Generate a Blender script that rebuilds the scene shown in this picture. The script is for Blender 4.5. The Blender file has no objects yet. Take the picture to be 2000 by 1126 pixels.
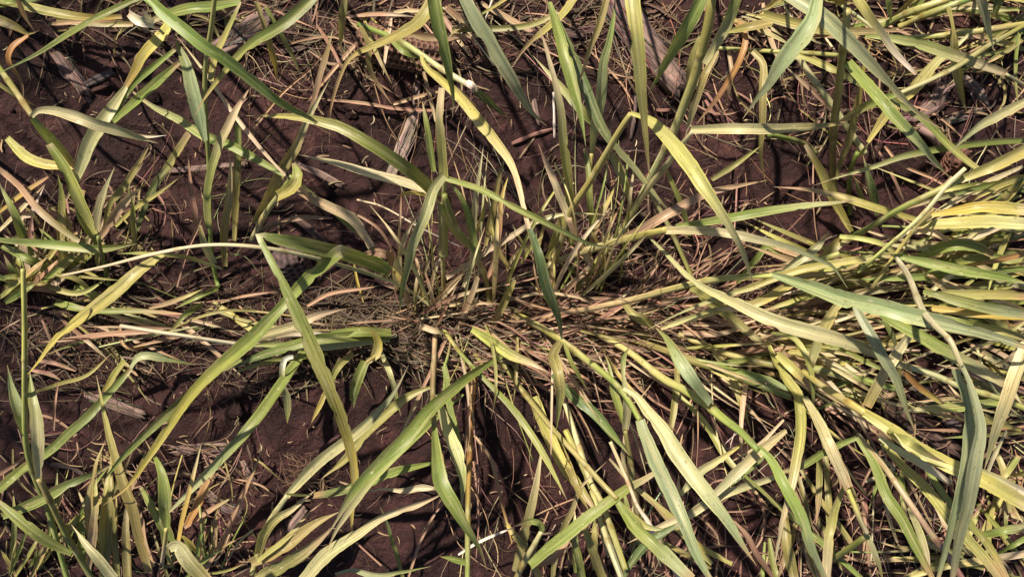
import bpy, math, random
from mathutils import Vector, noise
R = math.radians
sc = bpy.context.scene
C = sc.collection
# ------------------------------------------------------------------ camera, light, exposure
H = 0.75                      # camera height in metres
PX = 0.95 / 2000              # metres of ground per photo pixel
cam_d = bpy.data.cameras.new('camera')
cam = bpy.data.objects.new('camera', cam_d)
C.objects.link(cam)
cam.location = (0, 0, H)
cam.rotation_euler = (0, 0, 0)
cam_d.sensor_width = 36
cam_d.lens = 36 * H / 0.95
cam_d.clip_start = 0.01
cam_d.clip_end = 500
sc.camera = cam
SUN_TO = Vector((-0.55, 0.75, 1.25)).normalized()     # towards the sun
w = bpy.data.worlds.new('World')
sc.world = w
w.use_nodes = True
nt = w.node_tree
bg = nt.nodes['Background']
sky = nt.nodes.new('ShaderNodeTexSky')
sky.sky_type = 'NISHITA'
sky.sun_disc = False
sky.sun_elevation = math.asin(SUN_TO.z)
sky.sun_rotation = math.atan2(SUN_TO.x, SUN_TO.y)
nt.links.new(sky.outputs[0], bg.inputs[0])
bg.inputs[1].default_value = 0.05
sd = bpy.data.lights.new('sun', 'SUN')
sd.energy = 5.0
sd.angle = R(1.5)
sd.color = (1.0, 0.88, 0.73)
so = bpy.data.objects.new('sun', sd)
C.objects.link(so)
so.rotation_euler = SUN_TO.to_track_quat('Z', 'Y').to_euler()
so.location = (0, 0, 3)
sc.view_settings.view_transform = 'Standard'
sc.view_settings.look = 'None'
sc.view_settings.exposure = 0.52
sc.view_settings.gamma = 1
random.seed(7)

# ------------------------------------------------------------------ materials
def new_mat(name):
    m = bpy.data.materials.new(name)
    m.use_nodes = True
    nt = m.node_tree
    nt.nodes.clear()
    return m, nt
def nd(nt, t, **kw):
    n = nt.nodes.new(t)
    for k, v in kw.items():
        setattr(n, k, v)
    return n
def ramp(nt, src, stops):
    r = nd(nt, 'ShaderNodeValToRGB')
    e = r.color_ramp.elements
    while len(e) < len(stops):
        e.new(0.5)
    for el, (p, c) in zip(e, stops):
        el.position = p
        el.color = (*c, 1) if len(c) == 3 else c
    nt.links.new(src, r.inputs[0])
    return r
def mix(nt, fac, a, b, mode='MIX'):
    n = nd(nt, 'ShaderNodeMix', data_type='RGBA', blend_type=mode)
    for sock, v in ((n.inputs[0], fac), (n.inputs[6], a), (n.inputs[7], b)):
        if hasattr(v, 'is_output'):
            nt.links.new(v, sock)
        else:
            sock.default_value = v if isinstance(v, (int, float)) else (*v, 1)
    return n.outputs[2]
def noise_tex(nt, vec, scale, detail=4, rough=0.55):
    n = nd(nt, 'ShaderNodeTexNoise')
    n.inputs['Scale'].default_value = scale
    n.inputs['Detail'].default_value = detail
    n.inputs['Roughness'].default_value = rough
    nt.links.new(vec, n.inputs['Vector'])
    return n
def mapping(nt, vec, scale):
    n = nd(nt, 'ShaderNodeMapping')
    n.inputs['Scale'].default_value = scale
    nt.links.new(vec, n.inputs['Vector'])
    return n.outputs[0]
def plant_material(name, veins, transl, rough, speck):
    m, nt = new_mat(name)
    L = nt.links.new
    at = nd(nt, 'ShaderNodeAttribute', attribute_name='Col')
    uv = nd(nt, 'ShaderNodeTexCoord')
    oi = nd(nt, 'ShaderNodeObjectInfo')
    off = nd(nt, 'ShaderNodeVectorMath', operation='ADD')
    sca = nd(nt, 'ShaderNodeVectorMath', operation='SCALE')
    L(oi.outputs['Random'], sca.inputs['Scale'])
    sca.inputs[0].default_value = (31.7, 57.3, 11.1)
    L(uv.outputs['UV'], off.inputs[0]); L(sca.outputs[0], off.inputs[1])
    v = off.outputs[0]
    # long parallel veins: strong variation across the blade, slow along it
    vein = noise_tex(nt, mapping(nt, v, (veins, 6, 1)), 1.0, 3, .6)
    streak = noise_tex(nt, mapping(nt, v, (veins * .42, 18, 1)), 1.0, 3, .6)
    blot = noise_tex(nt, mapping(nt, v, (1.4, 26, 1)), 1.0, 4, .6)
    flecks = noise_tex(nt, mapping(nt, v, (5, 170, 1)), 1.0, 2, .6)
    vr = ramp(nt, vein.outputs[0], [(.30, (.52, .54, .50)), (.5, (1, 1, 1)), (.70, (1.38, 1.34, 1.3))])
    c1 = mix(nt, 1.0, at.outputs['Color'], vr.outputs[0], 'MULTIPLY')
    br = ramp(nt, blot.outputs[0], [(.28, (.66, .70, .60)), (.5, (1, 1, 1)), (.74, (1.28, 1.2, 1.05))])
    c2 = mix(nt, .9, c1, br.outputs[0], 'MULTIPLY')
    sr = ramp(nt, streak.outputs[0], [(.50, (0, 0, 0)), (.70, (.60, .60, .60))])
    c3 = mix(nt, sr.outputs[0], c2, (.58, .52, .27))
    fr = ramp(nt, flecks.outputs[0], [(.66, (0, 0, 0)), (.72, (speck, speck, speck))])
    c4 = mix(nt, fr.outputs[0], c3, (.74, .68, .48))
    # rusty specks
    rn = noise_tex(nt, mapping(nt, v, (6, 260, 1)), 1.0, 3, .6)
    rr = ramp(nt, rn.outputs[0], [(.62, (0, 0, 0)), (.70, (.6, .6, .6))])
    c5 = mix(nt, rr.outputs[0], c4, (.16, .09, .03))
    # dead brown streaks that run with the veins
    dn = noise_tex(nt, mapping(nt, v, (veins * .6, 12, 1)), 1.0, 3, .65)
    dr = ramp(nt, dn.outputs[0], [(.60, (0, 0, 0)), (.68, (.7, .7, .7))])
    c5 = mix(nt, dr.outputs[0], c5, (.27, .18, .085))
    p = nd(nt, 'ShaderNodeBsdfPrincipled')
    L(c5, p.inputs['Base Color'])
    p.inputs['Roughness'].default_value = rough
    p.inputs['Specular IOR Level'].default_value = .45
    b = nd(nt, 'ShaderNodeBump')
    b.inputs['Strength'].default_value = .35
    b.inputs['Distance'].default_value = .0006
    L(vein.outputs[0], b.inputs['Height'])
    L(b.outputs[0], p.inputs['Normal'])
    out = nd(nt, 'ShaderNodeOutputMaterial')
    if transl:
        t = nd(nt, 'ShaderNodeBsdfTranslucent')
        tc = mix(nt, 1.0, c5, (1.0, .93, .66), 'MULTIPLY')
        L(tc, t.inputs['Color'])
        ms = nd(nt, 'ShaderNodeMixShader')
        ms.inputs[0].default_value = transl
        L(p.outputs[0], ms.inputs[1]); L(t.outputs[0], ms.inputs[2])
        L(ms.outputs[0], out.inputs[0])
    else:
        L(p.outputs[0], out.inputs[0])
    return m
M_LEAF = plant_material('leaf_blade', 11, .24, .42, .55)
M_STEM = plant_material('stem_skin', 5, .10, .40, .15)
M_DRY = plant_material('dry_straw', 6, .12, .62, .2)

def wood_material():
    m, nt = new_mat('weathered_wood')
    L = nt.links.new
    at = nd(nt, 'ShaderNodeAttribute', attribute_name='Col')
    uv = nd(nt, 'ShaderNodeTexCoord')
    g = noise_tex(nt, mapping(nt, uv.outputs['UV'], (9, 16, 1)), 1, 6, .7)
    g2 = noise_tex(nt, mapping(nt, uv.outputs['UV'], (26, 40, 1)), 1, 4, .6)
    gr = ramp(nt, g.outputs[0], [(.36, (.22, .20, .20)), (.5, (.9, .9, .9)), (.64, (1.7, 1.6, 1.5))])
    c = mix(nt, 1, at.outputs['Color'], gr.outputs[0], 'MULTIPLY')
    gr2 = ramp(nt, g2.outputs[0], [(.35, (.5, .48, .48)), (.55, (1.1, 1.1, 1.1))])
    c = mix(nt, .8, c, gr2.outputs[0], 'MULTIPLY')
    p = nd(nt, 'ShaderNodeBsdfPrincipled')
    p.inputs['Roughness'].default_value = .75
    p.inputs['Specular IOR Level'].default_value = .25
    L(c, p.inputs['Base Color'])
    b = nd(nt, 'ShaderNodeBump'); b.inputs['Strength'].default_value = .8; b.inputs['Distance'].default_value = .002
    L(g.outputs[0], b.inputs['Height']); L(b.outputs[0], p.inputs['Normal'])
    o = nd(nt, 'ShaderNodeOutputMaterial'); L(p.outputs[0], o.inputs[0])
    return m
M_WOOD = wood_material()

def soil_material():
    m, nt = new_mat('damp_soil')
    L = nt.links.new
    tc = nd(nt, 'ShaderNodeTexCoord')
    v = tc.outputs['Object']
    n1 = noise_tex(nt, v, 11, 8, .68)
    n2 = noise_tex(nt, v, 90, 8, .68)
    n3 = noise_tex(nt, v, 420, 4, .6)
    n4 = noise_tex(nt, v, 38, 5, .6)
    c1 = ramp(nt, n1.outputs[0], [(.30, (.015, .0068, .0068)), (.50, (.039, .0167, .0163)), (.70, (.092, .0400, .0375))])
    c2 = ramp(nt, n2.outputs[0], [(.3, (.5, .5, .5)), (.5, (1, 1, 1)), (.66, (1.7, 1.6, 1.58))])
    c = mix(nt, .85, c1.outputs[0], c2.outputs[0], 'MULTIPLY')
    c3 = ramp(nt, n3.outputs[0], [(.70, (0, 0, 0)), (.78, (.35, .35, .35))])
    c = mix(nt, c3.outputs[0], c, (.19, .11, .095))
    p = nd(nt, 'ShaderNodeBsdfPrincipled')
    L(c, p.inputs['Base Color'])
    rr = ramp(nt, n4.outputs[0], [(.35, (.42,) * 3), (.65, (.78,) * 3)])
    L(rr.outputs[0], p.inputs['Roughness'])
    p.inputs['Specular IOR Level'].default_value = .28
    add = nd(nt, 'ShaderNodeMath', operation='MULTIPLY_ADD')
    L(n2.outputs[0], add.inputs[0]); add.inputs[1].default_value = 1.0
    L(n4.outputs[0], add.inputs[2])
    add2 = nd(nt, 'ShaderNodeMath', operation='MULTIPLY_ADD')
    L(n3.outputs[0], add2.inputs[0]); add2.inputs[1].default_value = .25
    L(add.outputs[0], add2.inputs[2])
    b = nd(nt, 'ShaderNodeBump'); b.inputs['Strength'].default_value = 1.0; b.inputs['Distance'].default_value = .008
    L(add2.outputs[0], b.inputs['Height']); L(b.outputs[0], p.inputs['Normal'])
    o = nd(nt, 'ShaderNodeOutputMaterial'); L(p.outputs[0], o.inputs[0])
    return m
M_SOIL = soil_material()

# ------------------------------------------------------------------ helpers
COL = {'g': (.215, .275, .070), 'd': (.085, .145, .050), 'b': (.320, .372, .212), 'y': (.440, .415, .135),
       'Y': (.540, .420, .100), 'p': (.515, .490, .275), 'c': (.660, .545, .375), 'o': (.300, .265, .095),
       't': (.460, .290, .200), 'k': (.330, .175, .145), 'r': (.440, .220, .080), 'w': (.810, .720, .640),
       'n': (.100, .050, .047), 'q': (.050, .026, .026), 'e': (.150, .105, .100)}
def jit(c, a=.15):
    f = 1 + random.uniform(-a, a)
    return tuple(max(.005, x * f * (1 + random.uniform(-a, a) * .5)) for x in c)
def soil_h(x, y):
    p = Vector((x, y, 0))
    h = .0050 * noise.noise(p * 9) + .0045 * noise.noise(p * 23 + Vector((3, 1, 0)))
    h += .0040 * noise.noise(p * 61 + Vector((7, 2, 4)))
    t = noise.noise(p * 34 + Vector((9, 9, 1)))
    if t > .15:
        h += .006 * (t - .15) ** .8
    r = noise.noise(p * 120)
    h += abs(r) * .0022 + .0011 * noise.noise(p * 210)
    # slow swell: the drill rows sit a little higher than the gaps between them
    h += .004 * math.cos((y + .02) * 2 * math.pi / .27)
    return h
def P3(x, y, z):               # a photo pixel seen at height z (metres) -> a place in the field
    k = PX * (H - z) / H
    X, Y = (x - 1000) * k, -(y - 563) * k
    return Vector((X, Y, z))
def lerp_list(a, t):
    if len(a) == 1:
        return a[0]
    f = min(max(t, 0), 1) * (len(a) - 1)
    i = min(int(f), len(a) - 2)
    f -= i
    return a[i] * (1 - f) + a[i + 1] * f
def smooth_list(a, t):
    if len(a) < 3:
        return lerp_list(a, t)
    f = min(max(t, 0), 1) * (len(a) - 1)
    i = min(int(f), len(a) - 2)
    f -= i
    g = lambda j: a[min(max(j, 0), len(a) - 1)]
    return .5 * (2 * g(i) + (g(i + 1) - g(i - 1)) * f + (2 * g(i - 1) - 5 * g(i) + 4 * g(i + 1) - g(i + 2)) * f * f
                 + (3 * g(i) - g(i - 1) - 3 * g(i + 1) + g(i + 2)) * f ** 3)
def spline(pts, step=14.0):    # pts: (x, y, corner) -> dense [(x, y, t)], catmull-rom between corners
    runs, cur = [], [pts[0]]
    for p in pts[1:]:
        cur.append(p)
        if p[2]:
            runs.append(cur); cur = [p]
    if len(cur) > 1:
        runs.append(cur)
    out = []
    for r in runs:
        for i in range(len(r) - 1):
            p1, p2 = r[i], r[i + 1]
            p0 = r[i - 1] if i else (2 * p1[0] - p2[0], 2 * p1[1] - p2[1])
            p3 = r[i + 2] if i + 2 < len(r) else (2 * p2[0] - p1[0], 2 * p2[1] - p1[1])
            d = math.hypot(p2[0] - p1[0], p2[1] - p1[1])
            n = max(2, int(d / step))
            for k in range(n):
                u = k / n
                q = [.5 * (2 * p1[j] + (p2[j] - p0[j]) * u + (2 * p0[j] - 5 * p1[j] + 4 * p2[j] - p3[j]) * u * u
                           + (3 * p1[j] - p0[j] - 3 * p2[j] + p3[j]) * u ** 3) for j in (0, 1)]
                out.append(q)
    out.append([pts[-1][0], pts[-1][1]])
    L = [0]
    for a, b in zip(out, out[1:]):
        L.append(L[-1] + math.hypot(a[0] - b[0], a[1] - b[1]))
    return [(q[0], q[1], l / max(L[-1], 1e-6)) for q, l in zip(out, L)], L[-1]
def mesh_obj(name, verts, faces, uvs, cols, mat, parent=None):
    me = bpy.data.meshes.new(name)
    me.from_pydata([tuple(v) for v in verts], [], faces)
    me.materials.append(mat)
    me.polygons.foreach_set('use_smooth', [True] * len(me.polygons))
    if uvs:
        ul = me.uv_layers.new(name='UVMap')
        buf = [0.0] * (2 * len(me.loops))
        for li, lp in enumerate(me.loops):
            u = uvs[lp.vertex_index]
            buf[2 * li], buf[2 * li + 1] = u
        ul.data.foreach_set('uv', buf)
    if cols:
        at = me.color_attributes.new('Col', 'FLOAT_COLOR', 'POINT')
        at.data.foreach_set('color', [x for c in cols for x in (c[0], c[1], c[2], 1.0)])
    me.update()
    o = bpy.data.objects.new(name, me)
    C.objects.link(o)
    if parent:
        o.parent = parent
        o.matrix_parent_inverse = parent.matrix_world.inverted()
    return o
def tag(o, label, cat, group=None, kind=None):
    o['label'] = label
    if cat:
        o['category'] = cat
    if group:
        o['group'] = group
    if kind:
        o['kind'] = kind
def mixc(a, b, t):
    return tuple(x * (1 - t) + y * t for x, y in zip(a, b))
def sstep(a, b, x):
    t = min(max((x - a) / (b - a), 0), 1)
    return t * t * (3 - 2 * t)

UVS = (-1, -.62, -.12, .12, .62, 1)
def ribbon(acc, dense, widths, zs, ca, cb, fold=.30, roll=None, twist=None, corners=(), withered=False, drytip=True, wav=.05, minz=.0015):
    """One blade: a creased, slightly rolled and wavy strip of real width following the traced line."""
    V, F, U, K = acc
    roll = random.uniform(-.42, .42) if roll is None else roll
    twist = random.uniform(-.45, .45) if twist is None else twist
    ph = random.uniform(0, 6.28)
    wf = random.uniform(5, 11)
    sd_ = random.uniform(0, 99)
    dry0 = random.uniform(.78, .96) if random.random() < .70 or not withered else random.uniform(.40, .70)
    dryc = random.choice(((.50, .35, .21), (.44, .27, .15), (.56, .45, .30), (.40, .27, .18)))
    P = []
    for x, y, t in dense:
        z = smooth_list(zs, t) * .01
        p = P3(x, y, z)
        g = soil_h(p.x, p.y) + minz
        if p.z < g:
            p = P3(x, y, g)
        P.append(p)
    n = len(P)
    prev = None
    base = len(V)
    dist = 0
    up0 = Vector((0, 0, 1))
    for i in range(n):
        a, b = P[max(i - 1, 0)], P[min(i + 1, n - 1)]
        T = (b - a)
        if T.length < 1e-7:
            T = Vector((1, 0, 0))
        T.normalize()
        view = (Vector((0, 0, H)) - P[i]).normalized()
        N0 = (up0 * .6 + view * .4)
        S = T.cross(N0)
        if S.length < 1e-4:
            S = Vector((0, 1, 0))
        S.normalize()
        if prev is not None and S.dot(prev) < 0:
            S = -S
        prev = S
        N = S.cross(T).normalized()
        if N.z < 0:
            N = -N
        t = dense[i][2]
        w = max(lerp_list(widths, t), .0) * .425 * PX * (H - P[i].z) / H
        w = max(w, .00012)
        ang = roll + twist * (t - .5) * 2
        S2 = S * math.cos(ang) + N * math.sin(ang)
        N2 = N * math.cos(ang) - S * math.sin(ang)
        S2 = S2 / max(.80, abs(math.cos(ang)))     # a rolled blade is a little wider than it looks
        if i:
            dist += (P[i] - P[i - 1]).length
        wave = wav * w * math.sin(t * wf * 2 + ph)
        ct = mixc(ca, cb, sstep(.35, .95, t))
        if drytip and t > dry0:
            ct = mixc(ct, dryc, sstep(dry0, min(1, dry0 + .16), t) * .8)
        for qx, qy in corners:
            dq = math.hypot(dense[i][0] - qx, dense[i][1] - qy)
            if dq < 16:
                ct = mixc(ct, (.70, .60, .42), .75 * (1 - dq / 16))
        for k, u in enumerate(UVS):
            e = (abs(u) - .12) / .88
            h = fold * w * e * (1 + .25 * e) + wave * u
            ue = u
            if k in (0, 5):
                q = noise.noise(Vector((dist * 160, u * 5, sd_)))
                ue = u * (1 + .10 * q - (.35 * sstep(.42, .6, noise.noise(Vector((dist * 70, u * 9, sd_ + 5))))))
            V.append(P[i] + S2 * (ue * w) + N2 * h)
            U.append((u * .5 + .5, dist))
            edge = mixc(ct, (ct[0] * 1.25 + .03, ct[1] * 1.22 + .025, ct[2] * 1.1 + .01), .75 if k in (0, 5) else 0)
            if k in (2, 3):
                edge = mixc(ct, (ct[0] * 1.1 + .05, ct[1] * 1.1 + .05, ct[2] + .03), .55)
            K.append(edge)
    m = len(UVS)
    for i in range(n - 1):
        for k in range(m - 1):
            q = base + i * m + k
            F.append((q, q + 1, q + m + 1, q + m))
def tube(acc, dense, widths, zs, ca, cb, sides=8, nodes=(), rough=0., minz=.001, cap=True, flat=1.0):
    V, F, U, K = acc
    P = []
    for x, y, t in dense:
        z = smooth_list(zs, t) * .01
        w = lerp_list(widths, t) * .5 * PX
        p = P3(x, y, z)
        g = soil_h(p.x, p.y) + minz + w * flat * .7
        if p.z < g:
            p = P3(x, y, g)
        P.append(p)
    n = len(P)
    base = len(V)
    dist = 0
    Lpx = max(40, sum(math.hypot(p[0] - q[0], p[1] - q[1]) for p, q in zip(dense, dense[1:])))
    for i in range(n):
        a, b = P[max(i - 1, 0)], P[min(i + 1, n - 1)]
        T = (b - a)
        T = T.normalized() if T.length > 1e-7 else Vector((1, 0, 0))
        S = T.cross(Vector((0, 0, 1)))
        S = S.normalized() if S.length > 1e-4 else Vector((0, 1, 0))
        N = S.cross(T).normalized()
        t = dense[i][2]
        r = max(lerp_list(widths, t) * .43 * PX * (H - P[i].z) / H, .00015)
        c = mixc(ca, cb, sstep(.1, .95, t))
        for q in nodes:
            d = abs(t - q)
            if d < 5 / Lpx:
                r *= 1.24
                c = mixc(c, (c[0] * .62 + .03, c[1] * .55 + .01, c[2] * .45 + .01), .8)
            elif 0 < t - q < .5:
                r *= 1 + .10 * (1 - (t - q) * 2)      # the sheath is thickest just above its node
            elif 0 < q - t < 16 / Lpx:
                c = mixc(c, (.52, .47, .26), .45)
        if i:
            dist += (P[i] - P[i - 1]).length
        for k in range(sides):
            al = 2 * math.pi * k / sides
            rr = r * (1 + rough * noise.noise(Vector((math.cos(al) * 2, math.sin(al) * 2, dist * 90 + base))))
            V.append(P[i] + S * math.cos(al) * rr + N * math.sin(al) * rr * flat)
            U.append((k / sides, dist))
            K.append(c)
    for i in range(n - 1):
        for k in range(sides):
            q, q2 = base + i * sides + k, base + i * sides + (k + 1) % sides
            F.append((q, q2, q2 + sides, q + sides))
    if cap:
        F.append(tuple(base + k for k in range(sides))[::-1])
        F.append(tuple(base + (n - 1) * sides + k for k in range(sides)))
def acc():
    return [], [], [], []
def fin(name, a, mat, parent=None):
    return mesh_obj(name, a[0], a[1], a[2], a[3], mat, parent)
def parse_pts(s):
    out = []
    for tok in s.split():
        corner = tok.endswith('!')
        x, y = tok.rstrip('!').split(',')
        out.append((float(x), float(y), corner))
    return out
def nums(s, sep):
    return [float(v) for v in s.split(sep)]

# ------------------------------------------------------------------ the soil, one sheet to the horizon
def axis(lim, fine, n):
    a = [-lim + 2 * lim * i / n for i in range(n + 1)]
    ext, d, x = [], fine * 2, lim
    while x < 60:
        x += d
        d *= 1.5
        ext.append(x)
    return [-e for e in reversed(ext)] + a + ext
ax, ay = axis(.58, .003, 430), axis(.38, .003, 290)
sv, sf = [], []
for y in ay:
    for x in ax:
        sv.append((x, y, soil_h(x, y) if abs(x) < 3 and abs(y) < 3 else 0))
nx = len(ax)
for j in range(len(ay) - 1):
    for i in range(nx - 1):
        q = j * nx + i
        sf.append((q, q + 1, q + nx + 1, q + nx))
soil = mesh_obj('soil_ground', sv, sf, None, None, M_SOIL)
tag(soil, 'dark damp chocolate brown soil between the wheat rows', 'soil', kind='structure')
DEBRIS = """
W splintered brown wood chip beside a charred stick at upper left|24|k|1.2|117,112 168,180
W short splinter of brown wood behind the upper left chip|13|k|.9|112,132 150,165
W dark grey charred stick piece at upper left|17|e|1.2|172,166 224,141
W thin brown sliver below the charred stick|9|n|.8|180,178 216,165
W grey weathered stalk chunk near the top left leaves|46|k|1.5|440,98 520,46
W split corn stalk log lying at the top right of the middle|58|k|2|1185,-10 1240,75 1315,165
W weathered flat reddish board chip left of the split log|20|n|1|1095,68 1158,62
W pale corn stalk piece standing near the cob's lower side|27|t|1.3|768,335 792,275 816,215
W narrow stub of grey stalk above the pale stalk piece|15|k|1.4|812,225 816,172
W straight tan stalk piece right of the spindle leaf at left|13|k|1|330,333 400,328 476,320
W cracked brown bark sliver left of the cupped yellow leaf|15|k|.9|583,322 625,340 665,360
W pale fallen stick beside the upright half-dead plant|6|w|.7|1081,180 1082,215 1083,270
W flat purple brown chip in the gap at upper middle|10|k|.7|1000,281 1040,264 1080,252
W grey twig under the yellow arching leaf|9|e|.8|1242,185 1240,220 1232,272
W grey splintered wood flake right of the yellow leaf tip at lower left|20|k|.8|343,880 390,876 438,874
W brown wood piece with split end at the lower left|22|k|1|396,962 430,985 465,1000
W dark grey stick at the lower left edge|11|e|.9|100,906 140,912 165,928
W long dark wood stalk piece at the right in shade|27|e|1.5|1757,730 1810,775 1862,832
W wide rotten wood slab behind the stalk piece at right|36|n|1.4|1720,775 1775,820 1850,870
W frayed husk bundle lying at the left of the bare soil|22|k|1|182,772 225,790 275,808
W dull brown stick next to the old cob|16|n|1|585,430 615,455 640,478
W pale broken wood piece beside the root stub at upper right|20|t|1.2|1850,236 1880,226 1912,218
W flat brown wood flake standing by the root stub|22|t|1.4|1885,160 1905,178 1915,195
W thick curled bark piece at the root stub's left|34|k|1.2|1808,215 1830,195 1835,180
W slanting twig at the bottom near the bottom centre bare soil|6|n|.5|825,1103 850,1090 872,1075
W thin dark stick on the soil at middle right|9|k|.7|1378,196 1390,215 1405,238
W pale purple stick pair piece near the pinkish blades|8|k|.7|1380,180 1395,205 1405,228
W short twig right of the pinkish blades|7|n|.6|1425,188 1432,203 1440,218
W brown stem fragment under the bottom left green blades|16|n|.9|40,1045 90,1060 130,1082
W dark stick in the lower left shade|12|n|.8|200,1075 240,1080 275,1084
W purple brown stick at the lower middle soil|7|n|.6|500,944 515,920 529,898
W brown stick below the flat left leaves|8|n|.6|519,735 530,760 545,790
W slim reddish twig beside the big yellow blade|8|n|.6|620,885 640,865 665,850
W pale flake of chaff wood in the middle gap at top|9|k|.5|1282,215 1295,216 1310,214
W grey bark strip below the row at lower right|10|k|.7|1700,1040 1715,1032 1740,1028
D long brown straw bent across the soil at upper left middle|6|tk|.6,1.5,1|500,245 550,183 600,140 633,105
D thin wiry straw hooked near the orange upright blade|4|kk|.6,1,.8|505,153 550,168 585,176 613,175
D bundle of flat tan straw lying below the cob|8|kk|.8,1,.8|640,195 713,203 775,213 863,216 895,208
D tan straw leading up right from the straw bundle|9|tt|.9,1.4,1|765,204 813,190 868,177
D bent copper straw left of the cob|9|tt|2,2.5,1|708,73 675,110 628,165 600,200
D narrow tan straw dropping past the cob's right end|9|tc|2.5,2,1|828,140 843,200 850,238
D long thin straw running under the scissor blades|5|kt|.8,1,.8|1000,68 1088,110 1138,128 1238,155
D bleached wiry straw curving across the gap left of the centre|5|cw|2,5,3|698,390 750,405 825,447 900,482
D white splinter straw hanging at the top edge|5|ww|8,7,5|963,-5 950,33 931,70
D pinkish straw pointing up from the upper middle|4|kc|2,5,7|868,338 890,290 917,232
D pink tan blade of straw arching above the left clump|12|kt|2,4,4|500,453 540,436 590,424 650,426
D bleached straw across the bottom middle by the pale leaf|7|ww|6,7,6|895,1082 930,1060 975,1040 1003,1030
D thin brown straw slanting through the bottom bare soil|5|kt|.8,1.5,2|690,1053 730,1090 770,1126
D ginger straw forked over the bottom middle soil|7|tk|2,3,2|798,1125 820,1060 845,1010 875,970
D reddish fallen straw right of the orange stalk|8|tr|1,2,2|925,850 955,890 970,940 985,1000 1000,1060
D tan wisp of straw behind the orange stalk|5|tk|1,1.5,2|925,900 932,960 935,1020 930,1090
D tan straw arc below the joint of twisted leaves|5|kt|1,2,2|1105,755 1150,780 1195,783 1240,785 1280,740
D slender grey straw below the hanging olive leaf|4|tk|.8,2,2|1155,715 1165,760 1178,812
D curved red brown straw loop at the right of the centre gap|5|kk|1,1.5,1|1440,350 1435,440 1425,500 1400,535 1375,550
D pale straw tip in the row's dark left tangle|7|kc|1,1.5,1|733,546 755,556 780,566
D orange curled straw ring on the dark soil at left|8|tr|1,3,1.5|235,635 235,655 243,675 262,682 285,676
D tan curved straw left of the centre bundle|9|tk|1,3,3|600,598 640,575 680,566 730,560
D slim orange straw hanging over the left tangle|6|YY|4,3,2|691,515 697,545 710,590
D pale looped fibre straw in the lower right soil gap|2|ww|2,4,3|1440,845 1415,868 1425,876 1435,845 1428,875 1475,852
D long tan straw slanting through the right upper soil|7|tk|1,2,2|1728,285 1760,320 1830,352 1880,390
D dark straw bent down at the right upper soil|7|kn|1,1.5,1|1710,285 1740,335 1765,390
D pinkish straw upright at the right upper soil gap|4|kt|2,4,3|1590,282 1588,350 1590,420 1597,475
D pale straw pair crossing near the left edge dark soil|4|kc|1,2,2|0,648 20,635 40,624
D grey straw leaning at the left edge lower down|6|kn|1,1,1|82,625 98,660 115,690 150,720
D dull straw lying crosswise in the lower left|6|kt|.6,1,.8|75,808 110,820 145,845
D thin curved root straw arching in the dark left gap|4|kn|1,2,1|310,381 323,405 320,440 300,470 283,490
D tan bent straw beside the node of the thin stem|8|kt|1,4,6|345,560 365,490 385,445 398,410
D brown bent straw dropping into the lower left soil|5|kt|1,2,3|120,975 150,1010 175,960 200,925
D tan straw near the bottom left corner|9|ot|2,3,3|60,1126 85,1080 98,1050
D short brown straw upright at the lower left|6|kt|1,2,2|105,840 107,790 113,745
D long flat tan straw along the left tangle|9|kt|1,1.2,.8|75,705 110,710 148,724
D grey tan flat straw under the long left blade|9|kt|1,1.2,.8|62,722 95,730 118,742
W torn splinter fork at the foot of the upper left chip|12|k|.8|150,150 160,172 172,192
W brown stalk splinter under the arching leaf at lower left middle|13|k|.8|470,905 480,925 495,950
W grey brown chip half hidden behind the red brown stick near the bottom left|18|k|.8|590,1000 575,1020 562,1042
W dark root-like piece running along the top row at left of the cob|12|n|1|560,105 600,95 640,60
W dull bark strip under the scissor blades|12|k|.7|1040,190 1046,215 1052,240
"""
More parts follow.
